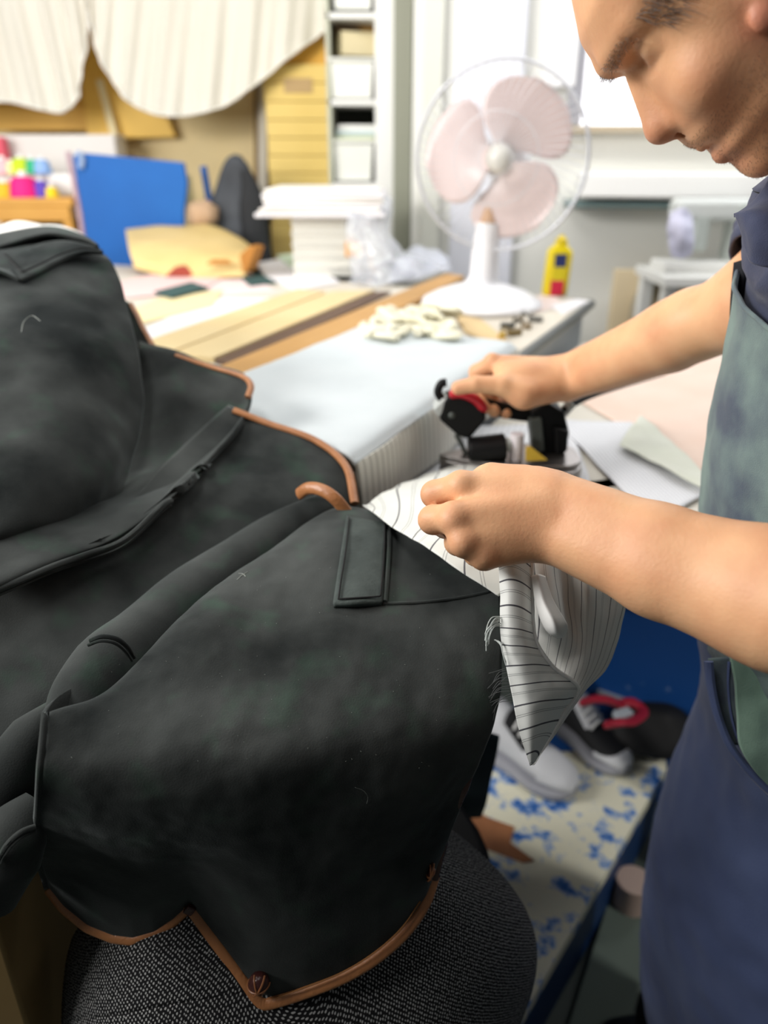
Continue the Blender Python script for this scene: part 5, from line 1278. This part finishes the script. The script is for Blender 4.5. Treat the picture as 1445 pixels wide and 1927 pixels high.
# dark recess wall end right of the shelf
struct(MB().box((Q(757, 300, 3.12).x, 3.12+.32, 1.25), (Q(775, 300, 3.12).x-Q(741, 300, 3.12).x, .62, 2.5)).build('trim_6', m_trimg, smooth=False, bevel=.004))
def crate_at(name, x0, x1, y0, y1, Y, mat, label, cat, dep=.24, taper=.01, rim=True, group=None):
    a = Q(x0, y1, Y); b2 = Q(x1, y0, Y); zb, zt = a.z, b2.z; t = thing(name, ((a.x+b2.x)/2, Y+dep/2, zb), label, cat, group)
    g = MB(); tp_ = .012
    poly = lambda s, z: [(a.x+s, Y+s, z), (b2.x-s, Y+s, z), (b2.x-s, Y+dep-s, z), (a.x+s, Y+dep-s, z)]
    lo, hi = poly(taper, zb), poly(0, zt); li, hi2 = poly(taper+.005, zb+.006), poly(.005, zt)
    g.add(lo+hi+hi2+li, [(3, 2, 1, 0)]+[(i, (i+1) % 4, 4+(i+1) % 4, 4+i) for i in range(4)]+[(4+i, 4+(i+1) % 4, 8+(i+1) % 4, 8+i) for i in range(4)]+[(8+i, 8+(i+1) % 4, 12+(i+1) % 4, 12+i) for i in range(4)]+[(12, 13, 14, 15)])
    g.build('bin', mat, t, smooth=False)
    if rim:
        rr = [Vector(p) for p in poly(-.004, zt)]; MB().tube(rr+[rr[0]], .006, 8).build('rim', mat, t)
    return t
m_bin = M('white_bin', '#e6e7e0', .5)
crate_at('storage_bin', 620, 703, 112, 184, 3.155, m_bin, 'white storage bin with a wide rim on the upper shelf', 'bin')
crate_at('storage_bin', 627, 702, 266, 340, 3.17, m_bin, 'white storage bin heaped with papers on the middle shelf', 'bin')
crate_at('storage_bin', 624, 702, -60, 16, 3.17, m_bin, 'white storage bin at the upper frame edge, on the highest shelf', 'bin')
for k, (py, c, nm) in enumerate(((262, '#d5dcb8', 'pale green'), (250, '#c9d8d8', 'pale blue'), (240, '#e6e6e2', 'white'))):
    q = Q(667, py, 3.19); o = MB().box((q.x, 3.30, q.z), (.15-.004*k, .2, .020), .04*k).build('folded_cloth', M('folded_'+nm, c, .85), None, smooth=False, bevel=.005); tag(o, '%s folded cloth piled on the middle bin of the shelf' % nm, 'cloth', 'folded cloths in the bin')
q = Q(652, 82, 3.2); o = MB().box((q.x+.02, 3.29, q.z), (.13, .18, .075), .3).build('cardboard_box', M('cream_box', '#d8cba4', .7), None, smooth=False, bevel=.003); tag(o, 'cream cardboard box tipped in the upper shelf opening', 'box')
q = Q(680, 45, 3.3); o = MB().box((q.x, 3.36, q.z), (.12, .12, .05), .1).build('cardboard_box', M('tan_box', '#c79c56', .7), None, smooth=False, bevel=.003); tag(o, 'tan cardboard box behind the cream box on the shelf', 'box')
q = Q(648, 58, 3.24); o = MB().tube([(q.x-.03, 3.26, q.z), (q.x+.05, 3.32, q.z+.006)], .022, 16).build('fabric_roll', M('brown_roll', '#8f7960', .85), None); tag(o, 'brown fabric roll squeezed in above the cream box', 'fabric')

# hanging white cloths over a rail
m_sheet = M('off_white_cotton', '#dfdbcf', .9, var=('#d5d0c3', 3, 3, .3), sheen=.1)
rail = MB().tube([(-2.6, 3.42, 2.28), (.35, 3.42, 2.28)], .014, 12).build('hanging_rail', M('rail_steel', '#9a9a98', .35, .8), None); tag(rail, 'steel rail carrying the two hanging white cloths above the frame', 'rail')
def hang(name, lower, x0, x1, Y, label, nf, seed):
    n = 120; lo = spline(lower, n); rows = []
    for t in np.linspace(0, 1, 50):
        row = []
        for j in range(n):
            px, py = lo[j]; s = j/(n-1); xt = x0+(x1-x0)*s
            p1 = Q(px, py, Y); p0 = Vector((Q(xt, 0, Y).x, Y, 2.29)); p = p0.lerp(p1, t)
            ph = s*nf*2*math.pi+seed
            p.y += -.014*math.sin(ph+.6*math.sin(t*3+seed))*(.4+.6*t*(1-.4*t))-.007*math.sin(2.3*ph)*t-.05*math.sin(math.pi*s)*t
            row.append(list(p))
        rows.append(row)
    G = np.array(rows); G = ruffle(G, .006, 5)
    t_ = thing(name, (Q((x0+x1)/2, 0, Y).x, Y, 2.29), label, 'cloth')
    MB().grid(G).build('drape', m_sheet, t_, solid=.004)
    MB().tube([Vector(q)+Vector((0, -.003, 0)) for q in G[-1][::2]], .008, 8, flat=.6).build('hem', M('cotton_hem', '#f1eee6', .9), t_)
hang('hanging_cloth', [(-120, 195), (-40, 200), (20, 192), (80, 205), (125, 212), (150, 190), (160, 130), (166, 40)], -110, 168, 3.36, 'off-white cloth hanging at the left edge behind the toys', 5, .3)
hang('hanging_cloth', [(168, 20), (182, 85), (215, 150), (255, 196), (310, 218), (370, 216), (430, 198), (490, 155), (550, 105), (622, 50)], 166, 640, 3.36, 'large off-white cloth swagged low in a curve across the middle back', 7, 1.1)
# ochre cupboard, leaning boards and cardboard
m_och = M('ochre_board', '#ebbb58', .6, var=('#e0ac48', 3, 3, .3)); m_card = M('tan_cardboard', '#f3dfae', .75, var=('#ecd49c', 3, 4, .3)); m_card2 = M('yellow_cardboard', '#ecd084', .75, var=('#e2c470', 3, 4, .3))
def board(name, poly, Y, th, mat, label, cat, lean=0.0, group=None):
    pts = [Q(x, y, Y) for x, y in poly]; zb = min(p.z for p in pts)
    pts = [p+Vector((0, (p.z-zb)*lean, 0)) for p in pts]
    o = MB().prism(pts, (0, th, 0)).build(name, mat, None, smooth=False, bevel=.002); return tag(o, label, cat, group)
board('ochre_board', [(-20, 60), (150, 60), (170, 245), (-20, 245)], 3.60, .05, m_och, 'ochre board behind the left hanging cloth', 'board')
board('ochre_board', [(140, 20), (235, 20), (330, 258), (165, 262)], 3.56, .03, M('ochre_board_bright', '#f2c65e', .6), 'bright ochre board with a slanted edge between the two cloths', 'board')
board('cardboard_sheet', [(205, 120), (488, 120), (490, 520), (205, 520)], 3.62, .03, m_card, 'large tan cardboard sheet leaning behind the blue panel', 'cardboard')
board('wooden_stick', [(180, 150), (192, 148), (228, 278), (214, 280)], 3.52, .02, M('pale_stick', '#e3d3a4', .6), 'pale stick leaning in front of the bright ochre board', 'stick')
board('metal_strip', [(486, 150), (502, 146), (502, 480), (486, 480)], 3.48, .03, M('grey_strip', '#b5b0a4', .5), 'narrow grey strip standing between the cardboard stacks', 'strip')
board('gap_shade_strip', [(478, 160), (487, 160), (487, 500), (478, 500)], 3.52, .03, M('brown_gap_shade', '#7a5f34', .7), 'narrow dark brown strip painted for the shaded gap beside the grey strip', 'post')  # dark strip stands in for the shade in the gap between the cardboards
rg = random.Random(2)
zs0 = Q(560, 540, 3.40).z; ztop = Q(560, 120, 3.40).z; nb = 13
for k in range(nb):
    z0_, z1_ = zs0+(ztop-zs0)*k/nb, zs0+(ztop-zs0)*(k+1)/nb
    x0 = Q(503, 300, 3.40).x+rg.uniform(0, .008); x1 = Q(622, 300, 3.40).x
    o = MB().box(((x0+x1)/2, 3.50, (z0_+z1_)/2), (x1-x0, .2, (z1_-z0_)*.965)).build('flat_carton', m_card2, None, smooth=False, bevel=.003)
    nth = ['undermost', 'second from the bottom', 'third from the bottom', 'fourth from the bottom', 'fifth from the bottom', 'sixth from the bottom', 'middle one', 'sixth from the top', 'fifth from the top', 'fourth from the top', 'third from the top', 'second from the top', 'topmost'][k]
    tag(o, 'flattened yellow carton, %s of the pile left of the shelf' % nth, 'carton', 'flattened cartons beside the shelf')
q = Q(560, 160, 3.38); lab = MB().box((q.x-.0, 3.398, q.z), (.11, .004, .05)).build('carton_tape', M('brown_tape', '#b89a6a', .6), bpy.data.objects['flat_carton.011'], smooth=False)
o = MB().box((Q(562, 540, 3.4).x, 3.5, zs0/2), (.30, .24, zs0)).build('storage_cabinet', m_card2, None, smooth=False, bevel=.004); tag(o, 'low yellow cabinet carrying the pile of cartons', 'cabinet')
q0 = Q(520, 60, 3.45); board('orange_carton', [(500, 70), (622, 40), (622, 122), (503, 124)], 3.42, .16, M('orange_carton', '#dca945', .7), 'orange tinted carton on top of the carton pile', 'carton')

# blue panel, small blue panel, jacket on a chair
m_blue = M('royal_blue_fabric', '#0d63b5', .7, var=('#0a57a4', 4, 3, .3), bump=(60, .3))
bl = thing('blue_screen', (Q(240, 400, 3.0).x, 3.0, 0), 'royal blue fabric screen panel standing behind the worktable', 'panel')
pts = [Q(136, 292, 3.02), Q(155, 288, 3.02), Q(345, 306, 3.02), Q(352, 345, 3.02), Q(346, 400, 3.02), Q(350, 560, 3.02), Q(176, 560, 3.02)]
MB().prism(pts, (0, .03, 0)).build('panel', m_blue, bl, smooth=False, bevel=.006)
MB().tube([Q(128, 285, 3.02), Q(150, 400, 3.02), Q(172, 560, 3.02)], .010, 10).build('frame_post', M('pink_grey_post', '#b79aa4', .5), bl)
MB().tube([Q(147, 284, 3.01), Q(155, 300, 3.01), Q(152, 316, 3.01)], .010, 8).build('hook', M('pale_hook', '#9fb4d4', .4), bl)
for x in (180, 345):
    p = Q(x, 560, 3.03); MB().tube([p, Vector((p.x, p.y, .0))], .014, 10).build('leg', m_grey, bl)
o = board('blue_strip', [(376, 314), (386, 312), (400, 390), (390, 395)], 3.15, .03, m_blue, 'narrow blue strip leaning right of the blue screen', 'strip')
o = MB().tube([Q(352, 330, 3.2), Q(364, 420, 3.2), Q(372, 470, 3.2)], [.016]*3, 10).build('pale_pole', M('pale_pole', '#cbbf8e', .6), None); tag(o, 'pale pole between the blue screen and the blue strip', 'pole')
m_jk = M('charcoal_jacket', '#4b4f55', .75, var=('#2b2e33', 9, 4, .3)); m_jkd = M('black_jacket', '#1d1f22', .8)
jk = thing('jacket', (Q(445, 470, 3.0).x, 3.0, 0), 'charcoal jacket hung over a chair back behind the parcel', 'jacket')
def rad_tube(name, pts, rad, mat, par, amp=.02, sc=9, n=28, flat=.6):
    c = spline([list(p) for p in pts], 40); r = np.interp(np.linspace(0, 1, 40), np.linspace(0, 1, len(rad)), rad)
    mb = MB().tube([Vector(q) for q in c], list(r), n, flat=flat, up=(0, 1, 0))
    for k, v in enumerate(mb.v): mb.v[k] = v+Vector((nz(v, sc), nz(v+Vector((3, 1, 0)), sc), 0))*amp
    return mb.build(name, mat, par)
rad_tube('jacket_body', [Q(448, 292, 3.14), Q(446, 310, 3.14), Q(442, 370, 3.14), Q(445, 440, 3.12), Q(455, 520, 3.12)], [.02, .055, .085, .10, .11], m_jk, jk)
rad_tube('jacket_sleeve', [Q(462, 320, 3.10), Q(474, 380, 3.08), Q(478, 430, 3.07), Q(492, 500, 3.06)], [.02, .045, .05, .05], m_jkd, jk, .012)
p = Q(448, 480, 3.18); 
hc_ = thing('chair', (p.x, p.y+.1, 0), 'chair carrying the charcoal jacket behind the parcel', 'chair')
MB().box((p.x, p.y+.09, 1.0), (.24, .03, .36)).build('backrest', m_blackpl, hc_, smooth=False, bevel=.01); MB().box((p.x, p.y-.10, .48), (.42, .36, .05)).build('seat', m_blackpl, hc_, smooth=False, bevel=.01)
for sx, sy in ((-.18, .09), (.18, .09), (-.18, -.26), (.18, -.26)): MB().tube([(p.x+sx, p.y+sy, 0), (p.x+sx, p.y+sy, .47 if sy < 0 else .9)], .014, 10).build('leg', m_blackpl, hc_)
q = Q(382, 405, 3.05); o = MB().ball(q, (.06, .05, .05), 16).build('fabric_bundle', M('tan_bundle', '#b99a7c', .85), None); 
for v in o.data.vertices: v.co *= 1+.18*noise.noise(v.co*30)
tag(o, 'small tan fabric bundle between jacket and parcel', 'fabric')

# wooden stand with thread cones at the left edge
WY = 3.0
m_wood = M('amber_wood', '#d09a3e', .5, var=('#c28a30', 8, 4, .3))
zt_ = Q(60, 372, WY).z
st_ = thing('wooden_stand', (Q(60, 372, WY).x, WY, 0), 'amber wooden stand at the left edge carrying bright thread cones', 'stand')
xa, xb = Q(-60, 372, WY).x, Q(136, 372, WY).x
MB().box(((xa+xb)/2, WY+.12, zt_-.015), (xb-xa, .26, .03)).build('top', m_wood, st_, smooth=False, bevel=.004)
MB().box(((xa+xb)/2, WY+.0, zt_-.055), (xb-xa-.03, .02, .05)).build('apron_rail', m_wood, st_, smooth=False, bevel=.003)
for x in (xa+.02, xb-.03, Q(28, 400, WY).x):
    for y in (WY+.01, WY+.22): MB().box((x, y, (zt_-.03)/2), (.034, .034, zt_-.03)).build('leg', m_wood, st_, smooth=False, bevel=.004)
MB().box(((xa+xb)/2, WY+.20, zt_-.16), (xb-xa-.05, .02, .14)).build('back_rail', M('dark_gap_wood', '#6b4a22', .7), st_, smooth=False)
cones = [(10, 366, .05, .05, '#f7b51c', 'amber'), (48, 364, .055, .07, '#e4127e', 'magenta'), (80, 366, .03, .055, '#5a3fb0', 'violet'), (98, 368, .026, .035, '#f0d01a', 'lemon'), (42, 325, .036, .055, '#c2d81e', 'lime'), (64, 326, .03, .05, '#2fae7c', 'teal'), (82, 330, .034, .05, '#8fb4e8', 'sky blue'), (6, 320, .04, .05, '#f3bcc4', 'rose'), (24, 330, .03, .04, '#f6e7a0', 'cream'), (-6, 330, .03, .05, '#3558c8', 'blue')]
for k, (x, y, r, h, c, nm) in enumerate(cones):
    row2 = y < 345; Yk = WY+.05+(.10 if row2 else 0); q = Q(x, y, Yk); zb = zt_ if not row2 else zt_+.075
    t_ = thing('thread_cone', (q.x, Yk, zb), '%s thread cone on the amber stand%s' % (nm, ', in the raised back row' if row2 else ', in the front row'), 'thread', 'thread cones on the stand')
    MB().lathe([(.001, zb), (r, zb), (r*1.02, zb+h*.15), (r*.8, zb+h*.85), (r*.45, zb+h), (.001, zb+h)], (q.x, Yk, 0), 20).build('thread', M('thread_'+nm, c, .7), t_)
    MB().lathe([(.001, zb+h), (r*.35, zb+h), (r*.25, zb+h*1.25), (.001, zb+h*1.25)], (q.x, Yk, 0), 12).build('core', m_white, t_)
o = MB().box(((xa+xb)/2+.02, WY+.20, zt_+.0375), (xb-xa-.08, .12, .075)).build('riser_box', m_white, None, smooth=False, bevel=.004); tag(o, 'white riser box carrying the back row of thread cones', 'box')
o = MB().box((Q(80, 300, 3.4).x, 3.45, Q(80, 300, 3.4).z-.22), (.62, .16, .62)).build('carton', M('pale_carton', '#e2ddd8', .7), None, smooth=False, bevel=.01); tag(o, 'large pale carton behind the thread cones', 'carton')
o = MB().box((Q(-5, 282, 3.3).x, 3.32, Q(0, 282, 3.3).z), (.06, .05, .09)).build('red_pouch', M('red_pouch', '#e0566a', .6), None, smooth=False, bevel=.01); tag(o, 'small red pouch at the left frame edge above the thread cones', 'pouch')
# white cloth behind the coat
wc = [[P(-100, 470, 1.5), P(0, 432, 1.5), P(60, 428, 1.5), P(120, 432, 1.5), P(160, 452, 1.5), P(180, 490, 1.5)], [P(-100, 470, 1.36), P(0, 432, 1.36), P(60, 426, 1.36), P(120, 430, 1.36), P(165, 455, 1.36), P(190, 500, 1.36)], [P(-100, 560, 1.3), P(0, 540, 1.3), P(60, 540, 1.3), P(120, 540, 1.3), P(180, 550, 1.3), P(210, 560, 1.3)]]
o = MB().grid(blobgrid(wc, .010, 14)).build('white_fleece', M('white_fleece', '#ecebe6', .95, bump=(90, .8)), None, solid=.01); tag(o, 'white fleece bundle peeking out behind the shoulder of the coat', 'cloth')

# ------------------------------------------------------------------ by the white wall: board with hose, small machine, bag
bd_ = thing('hose_board', W(1230, 620, .2), 'tan board with a grey hose loop leaning by the white wall', 'board')
a = Q(1160, 508, 2.78); b2 = Q(1300, 690, 2.78)
MB().box(((a.x+b2.x)/2+.03, 2.80, (a.z+.55)/2), (abs(b2.x-a.x)+.06, .03, a.z-.55)).build('board', M('pale_tan_board', '#d8c6a4', .65), bd_, smooth=False, bevel=.003)
MB().tube([Vector(q) for q in spline([Q(1192, 640, 2.76), Q(1196, 580, 2.76), Q(1212, 545, 2.76), Q(1240, 528, 2.76), Q(1275, 524, 2.76), Q(1300, 535, 2.76)], 24)], .017, 14).build('hose', M('grey_hose', '#a29a88', .6), bd_)
sm = thing('sewing_machine', Q(1330, 470, 2.55), 'blurred grey and white sewing machine on a side bench by the wall', 'machine')
zq = Q(1330, 500, 2.55).z
MB().box((Q(1340, 490, 2.55).x, 2.56, zq), (.34, .14, .03)).build('machine_bed', m_shelf, sm, smooth=False, bevel=.006)
MB().box((Q(1395, 440, 2.55).x, 2.57, zq+.10), (.07, .10, .18)).build('machine_column', M('machine_grey', '#b9c0bb', .5), sm, smooth=False, bevel=.015)
MB().box((Q(1345, 408, 2.55).x, 2.57, zq+.165), (.26, .09, .065)).build('machine_arm', M('machine_white', '#d3d7d4', .5), sm, smooth=False, bevel=.02)
MB().box((Q(1315, 440, 2.55).x, 2.56, zq+.10), (.05, .07, .11)).build('machine_head', M('machine_grey', '#b9c0bb', .5), sm, smooth=False, bevel=.012)
MB().lathe([(.001, 0), (.035, 0), (.035, .02), (.001, .02)], (Q(1420, 420, 2.55).x, 2.57, zq+.14), 20, Matrix.Rotation(math.pi/2, 3, 'Y')).build('hand_wheel', M('wheel_dark', '#76807c', .5), sm)
bg_ = [[Q(1262, 400, 2.46), Q(1285, 392, 2.45), Q(1305, 404, 2.46)], [Q(1255, 440, 2.44), Q(1282, 440, 2.42), Q(1306, 440, 2.44)], [Q(1262, 482, 2.44), Q(1284, 488, 2.43), Q(1302, 480, 2.44)]]
o = MB().grid(blobgrid(bg_, .012, 20)).build('lilac_bag', M('lilac_plastic', '#d3d3ea', .4), None, solid=.02); tag(o, 'pale lilac plastic bag in front of the sewing machine', 'bag')
sb = thing('side_bench', (Q(1380, 510, 2.55).x, 2.5, 0), 'pale side bench by the white wall under the sewing machine', 'bench')
MB().box((Q(1420, 505, 2.5).x, 2.55, zq-.03), (.62, .30, .03)).build('bench_top', m_shelf, sb, smooth=False, bevel=.003)
for sx in (-.28, .28):
    for y in (2.44, 2.66): MB().box((Q(1420, 505, 2.5).x+sx, y, (zq-.045)/2), (.04, .04, zq-.045)).build('leg', m_shelf, sb, smooth=False, bevel=.003)

# ------------------------------------------------------------------ low worn blue platform, shoes, bag, cabinet
def worn(name, blue, cream, lo, hi, scale=7):
    m = bpy.data.materials.new(name); m.use_nodes = True; nt = m.node_tree; b = nt.nodes['Principled BSDF']; b.inputs['Roughness'].default_value = .6
    tc = nt.nodes.new('ShaderNodeTexCoord'); n = nt.nodes.new('ShaderNodeTexNoise'); n.inputs['Scale'].default_value = scale; n.inputs['Detail'].default_value = 9; n.inputs['Roughness'].default_value = .68
    nt.links.new(tc.outputs['Object'], n.inputs['Vector'])
    r = nt.nodes.new('ShaderNodeValToRGB'); r.color_ramp.elements[0].position = lo; r.color_ramp.elements[1].position = hi
    r.color_ramp.elements[0].color = (*lin(blue), 1); r.color_ramp.elements[1].color = (*lin(cream), 1)
    e = r.color_ramp.elements.new((lo+hi)/2); e.color = (*lin('#7fa3d8'), 1)
    nt.links.new(n.outputs['Fac'], r.inputs['Fac']); nt.links.new(r.outputs['Color'], b.inputs['Base Color']); return m
PZ = .18
m_worn = worn('worn_blue_paint', '#1f5fae', '#e9e6cf', .39, .49, 20); m_worn2 = worn('chipped_blue_paint', '#1a5db0', '#d6dde2', .60, .67, 11); m_navyp = M('dark_blue_paint', '#0d3564', .55)
pf_ = thing('platform', T(1080, 1600, PZ), 'low blue painted platform worn to cream under the shoes', 'platform'); pf_.location.z = 0; ORG[pf_.name].z = 0
poly = [T(860, 1425, PZ), T(1250, 1402, PZ), T(1255, 1445, PZ), T(990, 1900, PZ), T(930, 1990, PZ), T(640, 1900, PZ)]
MB().slab([(p.x, p.y) for p in poly], PZ-.03, PZ).build('deck', m_worn, pf_, smooth=False, bevel=.003)
c = [(p.x, p.y) for p in poly]; cc_ = Vector((sum(x for x, y in c)/6, sum(y for x, y in c)/6))
MB().slab([tuple(cc_+(Vector(q)-cc_)*.965) for q in c], .0, PZ-.03).build('plinth', m_navyp, pf_, smooth=False, bevel=.003)
cab = thing('blue_cabinet', T(1240, 1400, PZ), 'dark blue cabinet with chipped paint under the ironing table', 'cabinet'); cab.location.z = 0; ORG[cab.name].z = 0
ca = T(1120, 1345, PZ); cb_ = T(1330, 1420, PZ)
cv = (cb_-ca); cv.z = 0; cn = Vector((-cv.y, cv.x, 0)).normalized()
p4 = [ca-cv*.8, cb_+cv*.1, cb_+cv*.1+cn*.40, ca-cv*.8+cn*.40]
MB().slab([(p.x, p.y) for p in p4], .0, .80).build('carcass', m_worn2, cab, smooth=False, bevel=.003)
q0, q1 = ca-cn*.004, cb_-cn*.004
for z in (.245, .50):
    MB().prism([Vector((q0.x, q0.y, z)), Vector((q1.x, q1.y, z)), Vector((q1.x, q1.y, z+.012)), Vector((q0.x, q0.y, z+.012))], (-cn*.006)).build('cabinet_rail', M('scuffed_edge', '#a9b2bd', .5), cab, smooth=False)
# sneakers
m_wsn = M('white_sneaker_leather', '#dcdee2', .5); m_sole = M('grey_rubber', '#a3a4ac', .6); m_bsn = M('black_sneaker_lining', '#121316', .8)
def sneaker(org, ang, label, upper, toe, L=.28):
    t = thing('sneaker', org, label, 'shoe', 'sneakers on the platform'); R_ = Matrix.Rotation(ang, 3, 'Z'); o_ = Vector(org)
    def f(x, y, z): return o_+R_ @ Vector((x*L, y*L, z*L))
    def secs(lst, n=28):
        g = []
        for x, w_, zb, zt, e in lst:
            g.append([list(f(x, w_*math.copysign(abs(math.cos(a))**e, math.cos(a)), (zb+zt)/2+(zt-zb)/2*math.copysign(abs(math.sin(a))**e, math.sin(a)))) for a in np.linspace(0, 2*math.pi, n)])
        return np.array(g)
    so = [(-.5, .02, .02, .10, .6), (-.49, .11, .0, .12, .5), (-.35, .15, .0, .115, .5), (0, .145, .0, .10, .5), (.25, .185, .0, .095, .5), (.42, .15, .01, .10, .5), (.5, .06, .03, .10, .6), (.505, .01, .05, .09, .6)]
    MB().grid(loft([r for r in secs(so)], 28, 60)).build('sole', m_sole, t, weld=True)
    up = [(-.49, .02, .10, .30, .9), (-.47, .10, .09, .52, .9), (-.36, .135, .09, .56, .9), (-.18, .13, .09, .50, .9), (.0, .125, .09, .40, .9), (.14, .14, .09, .30, .9), (.30, .155, .09, .245, .9), (.42, .125, .09, .20, .9), (.485, .06, .09, .15, .9), (.495, .01, .10, .13, .9)]
    MB().grid(loft([r for r in secs(up)], 28, 60)).build('upper', upper, t, weld=True)
    MB().ball(f(-.30, 0, .535), Vector((.12, .085, .05))*L, 18, R_).build('collar_opening', m_bsn, t)
    MB().grid(np.array([[list(f(.0+.22*s, .115*math.cos(a)*(1+.1*s), .33-.17*s+.10*math.sin(a)*(1-.3*s))) for a in np.linspace(.4, math.pi-.4, 12)] for s in np.linspace(-.3, 1, 12)])).build('tongue', m_bsn if upper is m_wsn else m_wsn, t, solid=.004)
    for k in range(4):
        s = .05+k*.22; x = .0+.22*s; zt = .36-.17*s+.10
        MB().tube([f(x, -.09, zt-.05), f(x, 0, zt), f(x, .09, zt-.05)], .0032, 6).build('lace', m_white, t)
    MB().grid(loft([r for r in secs([(.27, .165, .085, .21, .9), (.36, .155, .08, .215, .9), (.44, .125, .08, .19, .9), (.495, .07, .08, .145, .9), (.507, .01, .09, .13, .9)])], 28, 30)).build('toe_cap', toe, t, weld=True)
    return t
toe = T(1075, 1500, PZ); heel = T(935, 1420, PZ); v = toe-heel; mid = toe-v.normalized()*.135
sneaker((mid.x, mid.y, PZ+.001), math.atan2(v.y, v.x), 'white leather sneaker nearest the coat on the worn platform', m_wsn, m_wsn)
mid2 = T(1105, 1420, PZ); sneaker((mid2.x-.005, mid2.y+.04, PZ+.001), math.atan2(v.y, v.x)-.25, 'black sneaker with a white toe cap behind the white one', m_bsn, m_wsn, .25)
# black bag with red straps
m_bbag = M('black_nylon', '#0c0c0e', .7); m_strap = M('crimson_strap', '#b3203a', .55)
bq = T(1200, 1420, PZ); bb = thing('black_bag', (bq.x, bq.y, PZ), 'black nylon bag with crimson straps slumped against the blue cabinet', 'bag')
mb = MB().ball((bq.x+.025, bq.y+.015, PZ+.055), (.09, .06, .055), 30); 
for k, vv in enumerate(mb.v): mb.v[k] = vv+Vector((nz(vv, 14), nz(vv+Vector((2, 0, 0)), 14), nz(vv+Vector((0, 4, 0)), 14)*.5))*.02
mb.build('bag_body', m_bbag, bb)
MB().tube([Vector(q) for q in spline([P(1098, 1322, 1.50), P(1120, 1316, 1.47), P(1145, 1318, 1.47), P(1168, 1328, 1.5)], 20)], [.012]*20, 10, flat=.7).build('strap', m_strap, bb)
MB().tube([Vector(q) for q in spline([P(1142, 1364, 1.42), P(1165, 1360, 1.40), P(1190, 1358, 1.42), P(1210, 1340, 1.48), P(1190, 1322, 1.50), P(1165, 1326, 1.5)], 30)], [.011]*30, 10, flat=.7).build('strap', m_strap, bb)
MB().box(P(1172, 1344, 1.45), (.035, .02, .014), .4).build('buckle', M('pale_buckle', '#b9c2cc', .4), bb, smooth=False, bevel=.003)
# dark green garment hem and leather scrap
gd = [[P(845, 1380, 1.10), P(890, 1380, 1.11), P(940, 1390, 1.13)], [P(845, 1460, 1.20), P(885, 1460, 1.20), P(925, 1465, 1.22)], [P(850, 1535, 1.32), P(880, 1540, 1.32), P(906, 1540, 1.33)]]
o = MB().grid(blobgrid(gd, .006, 12)).build('dark_green_cloth', M('bottle_green_cloth', '#16292b', .85), None, solid=.006); tag(o, 'bottle green cloth hanging down behind the right edge of the coat', 'cloth')
lay('leather_scrap', [(850, 1530), (905, 1530), (920, 1538), (968, 1555), (960, 1585), (1005, 1618), (985, 1622), (940, 1605), (900, 1590), (850, 1560)], PZ, .004, M('tan_scrap_leather', '#b57a50', .55, var=('#8f5a3a', 18, 4, .3)), 'tan leather scrap lying on the worn platform beside the chair', 'leather', bevel=.001)
o = MB().tube([Q(1190, 1675, T(1190, 1700, .02).y)+Vector((0, 0, -.08)), Q(1190, 1675, T(1190, 1700, .02).y)+Vector((.0, .0, .03))], .035, 20).build('wooden_roller', M('pinkish_wood', '#cdb3a6', .6), None, bevel=.003)
tag(o, 'pinkish round roller end beside the platform near the apron', 'roller')
# cardboard box at lower left on the floor side
cbx = thing('cardboard_carton', (Q(20, 1850, .42).x, .55, 0), 'brown cardboard carton at the lower left under the coat', 'carton')
m_cb = M('brown_cardboard', '#937849', .8, var=('#7f673c', 5, 4, .3))
MB().box((-.585, .63, .40), (.50, .42, .80), .06).build('carton_body', m_cb, cbx, smooth=False, bevel=.004)
MB().box((-.585, .515, .8035), (.49, .17, .006), .06).build('carton_flap', M('brown_cardboard_light', '#a58a58', .8), cbx, smooth=False)
# pale batten on the floor by the platform
bq = T(1150, 1850, .0); o = MB().box((bq.x, bq.y, .012), (.09, .5, .024), -.5).build('floor_batten', M('grey_green_board', '#66736a', .7), None, smooth=False, bevel=.003); tag(o, 'grey-green batten on the floor right of the platform', 'batten')
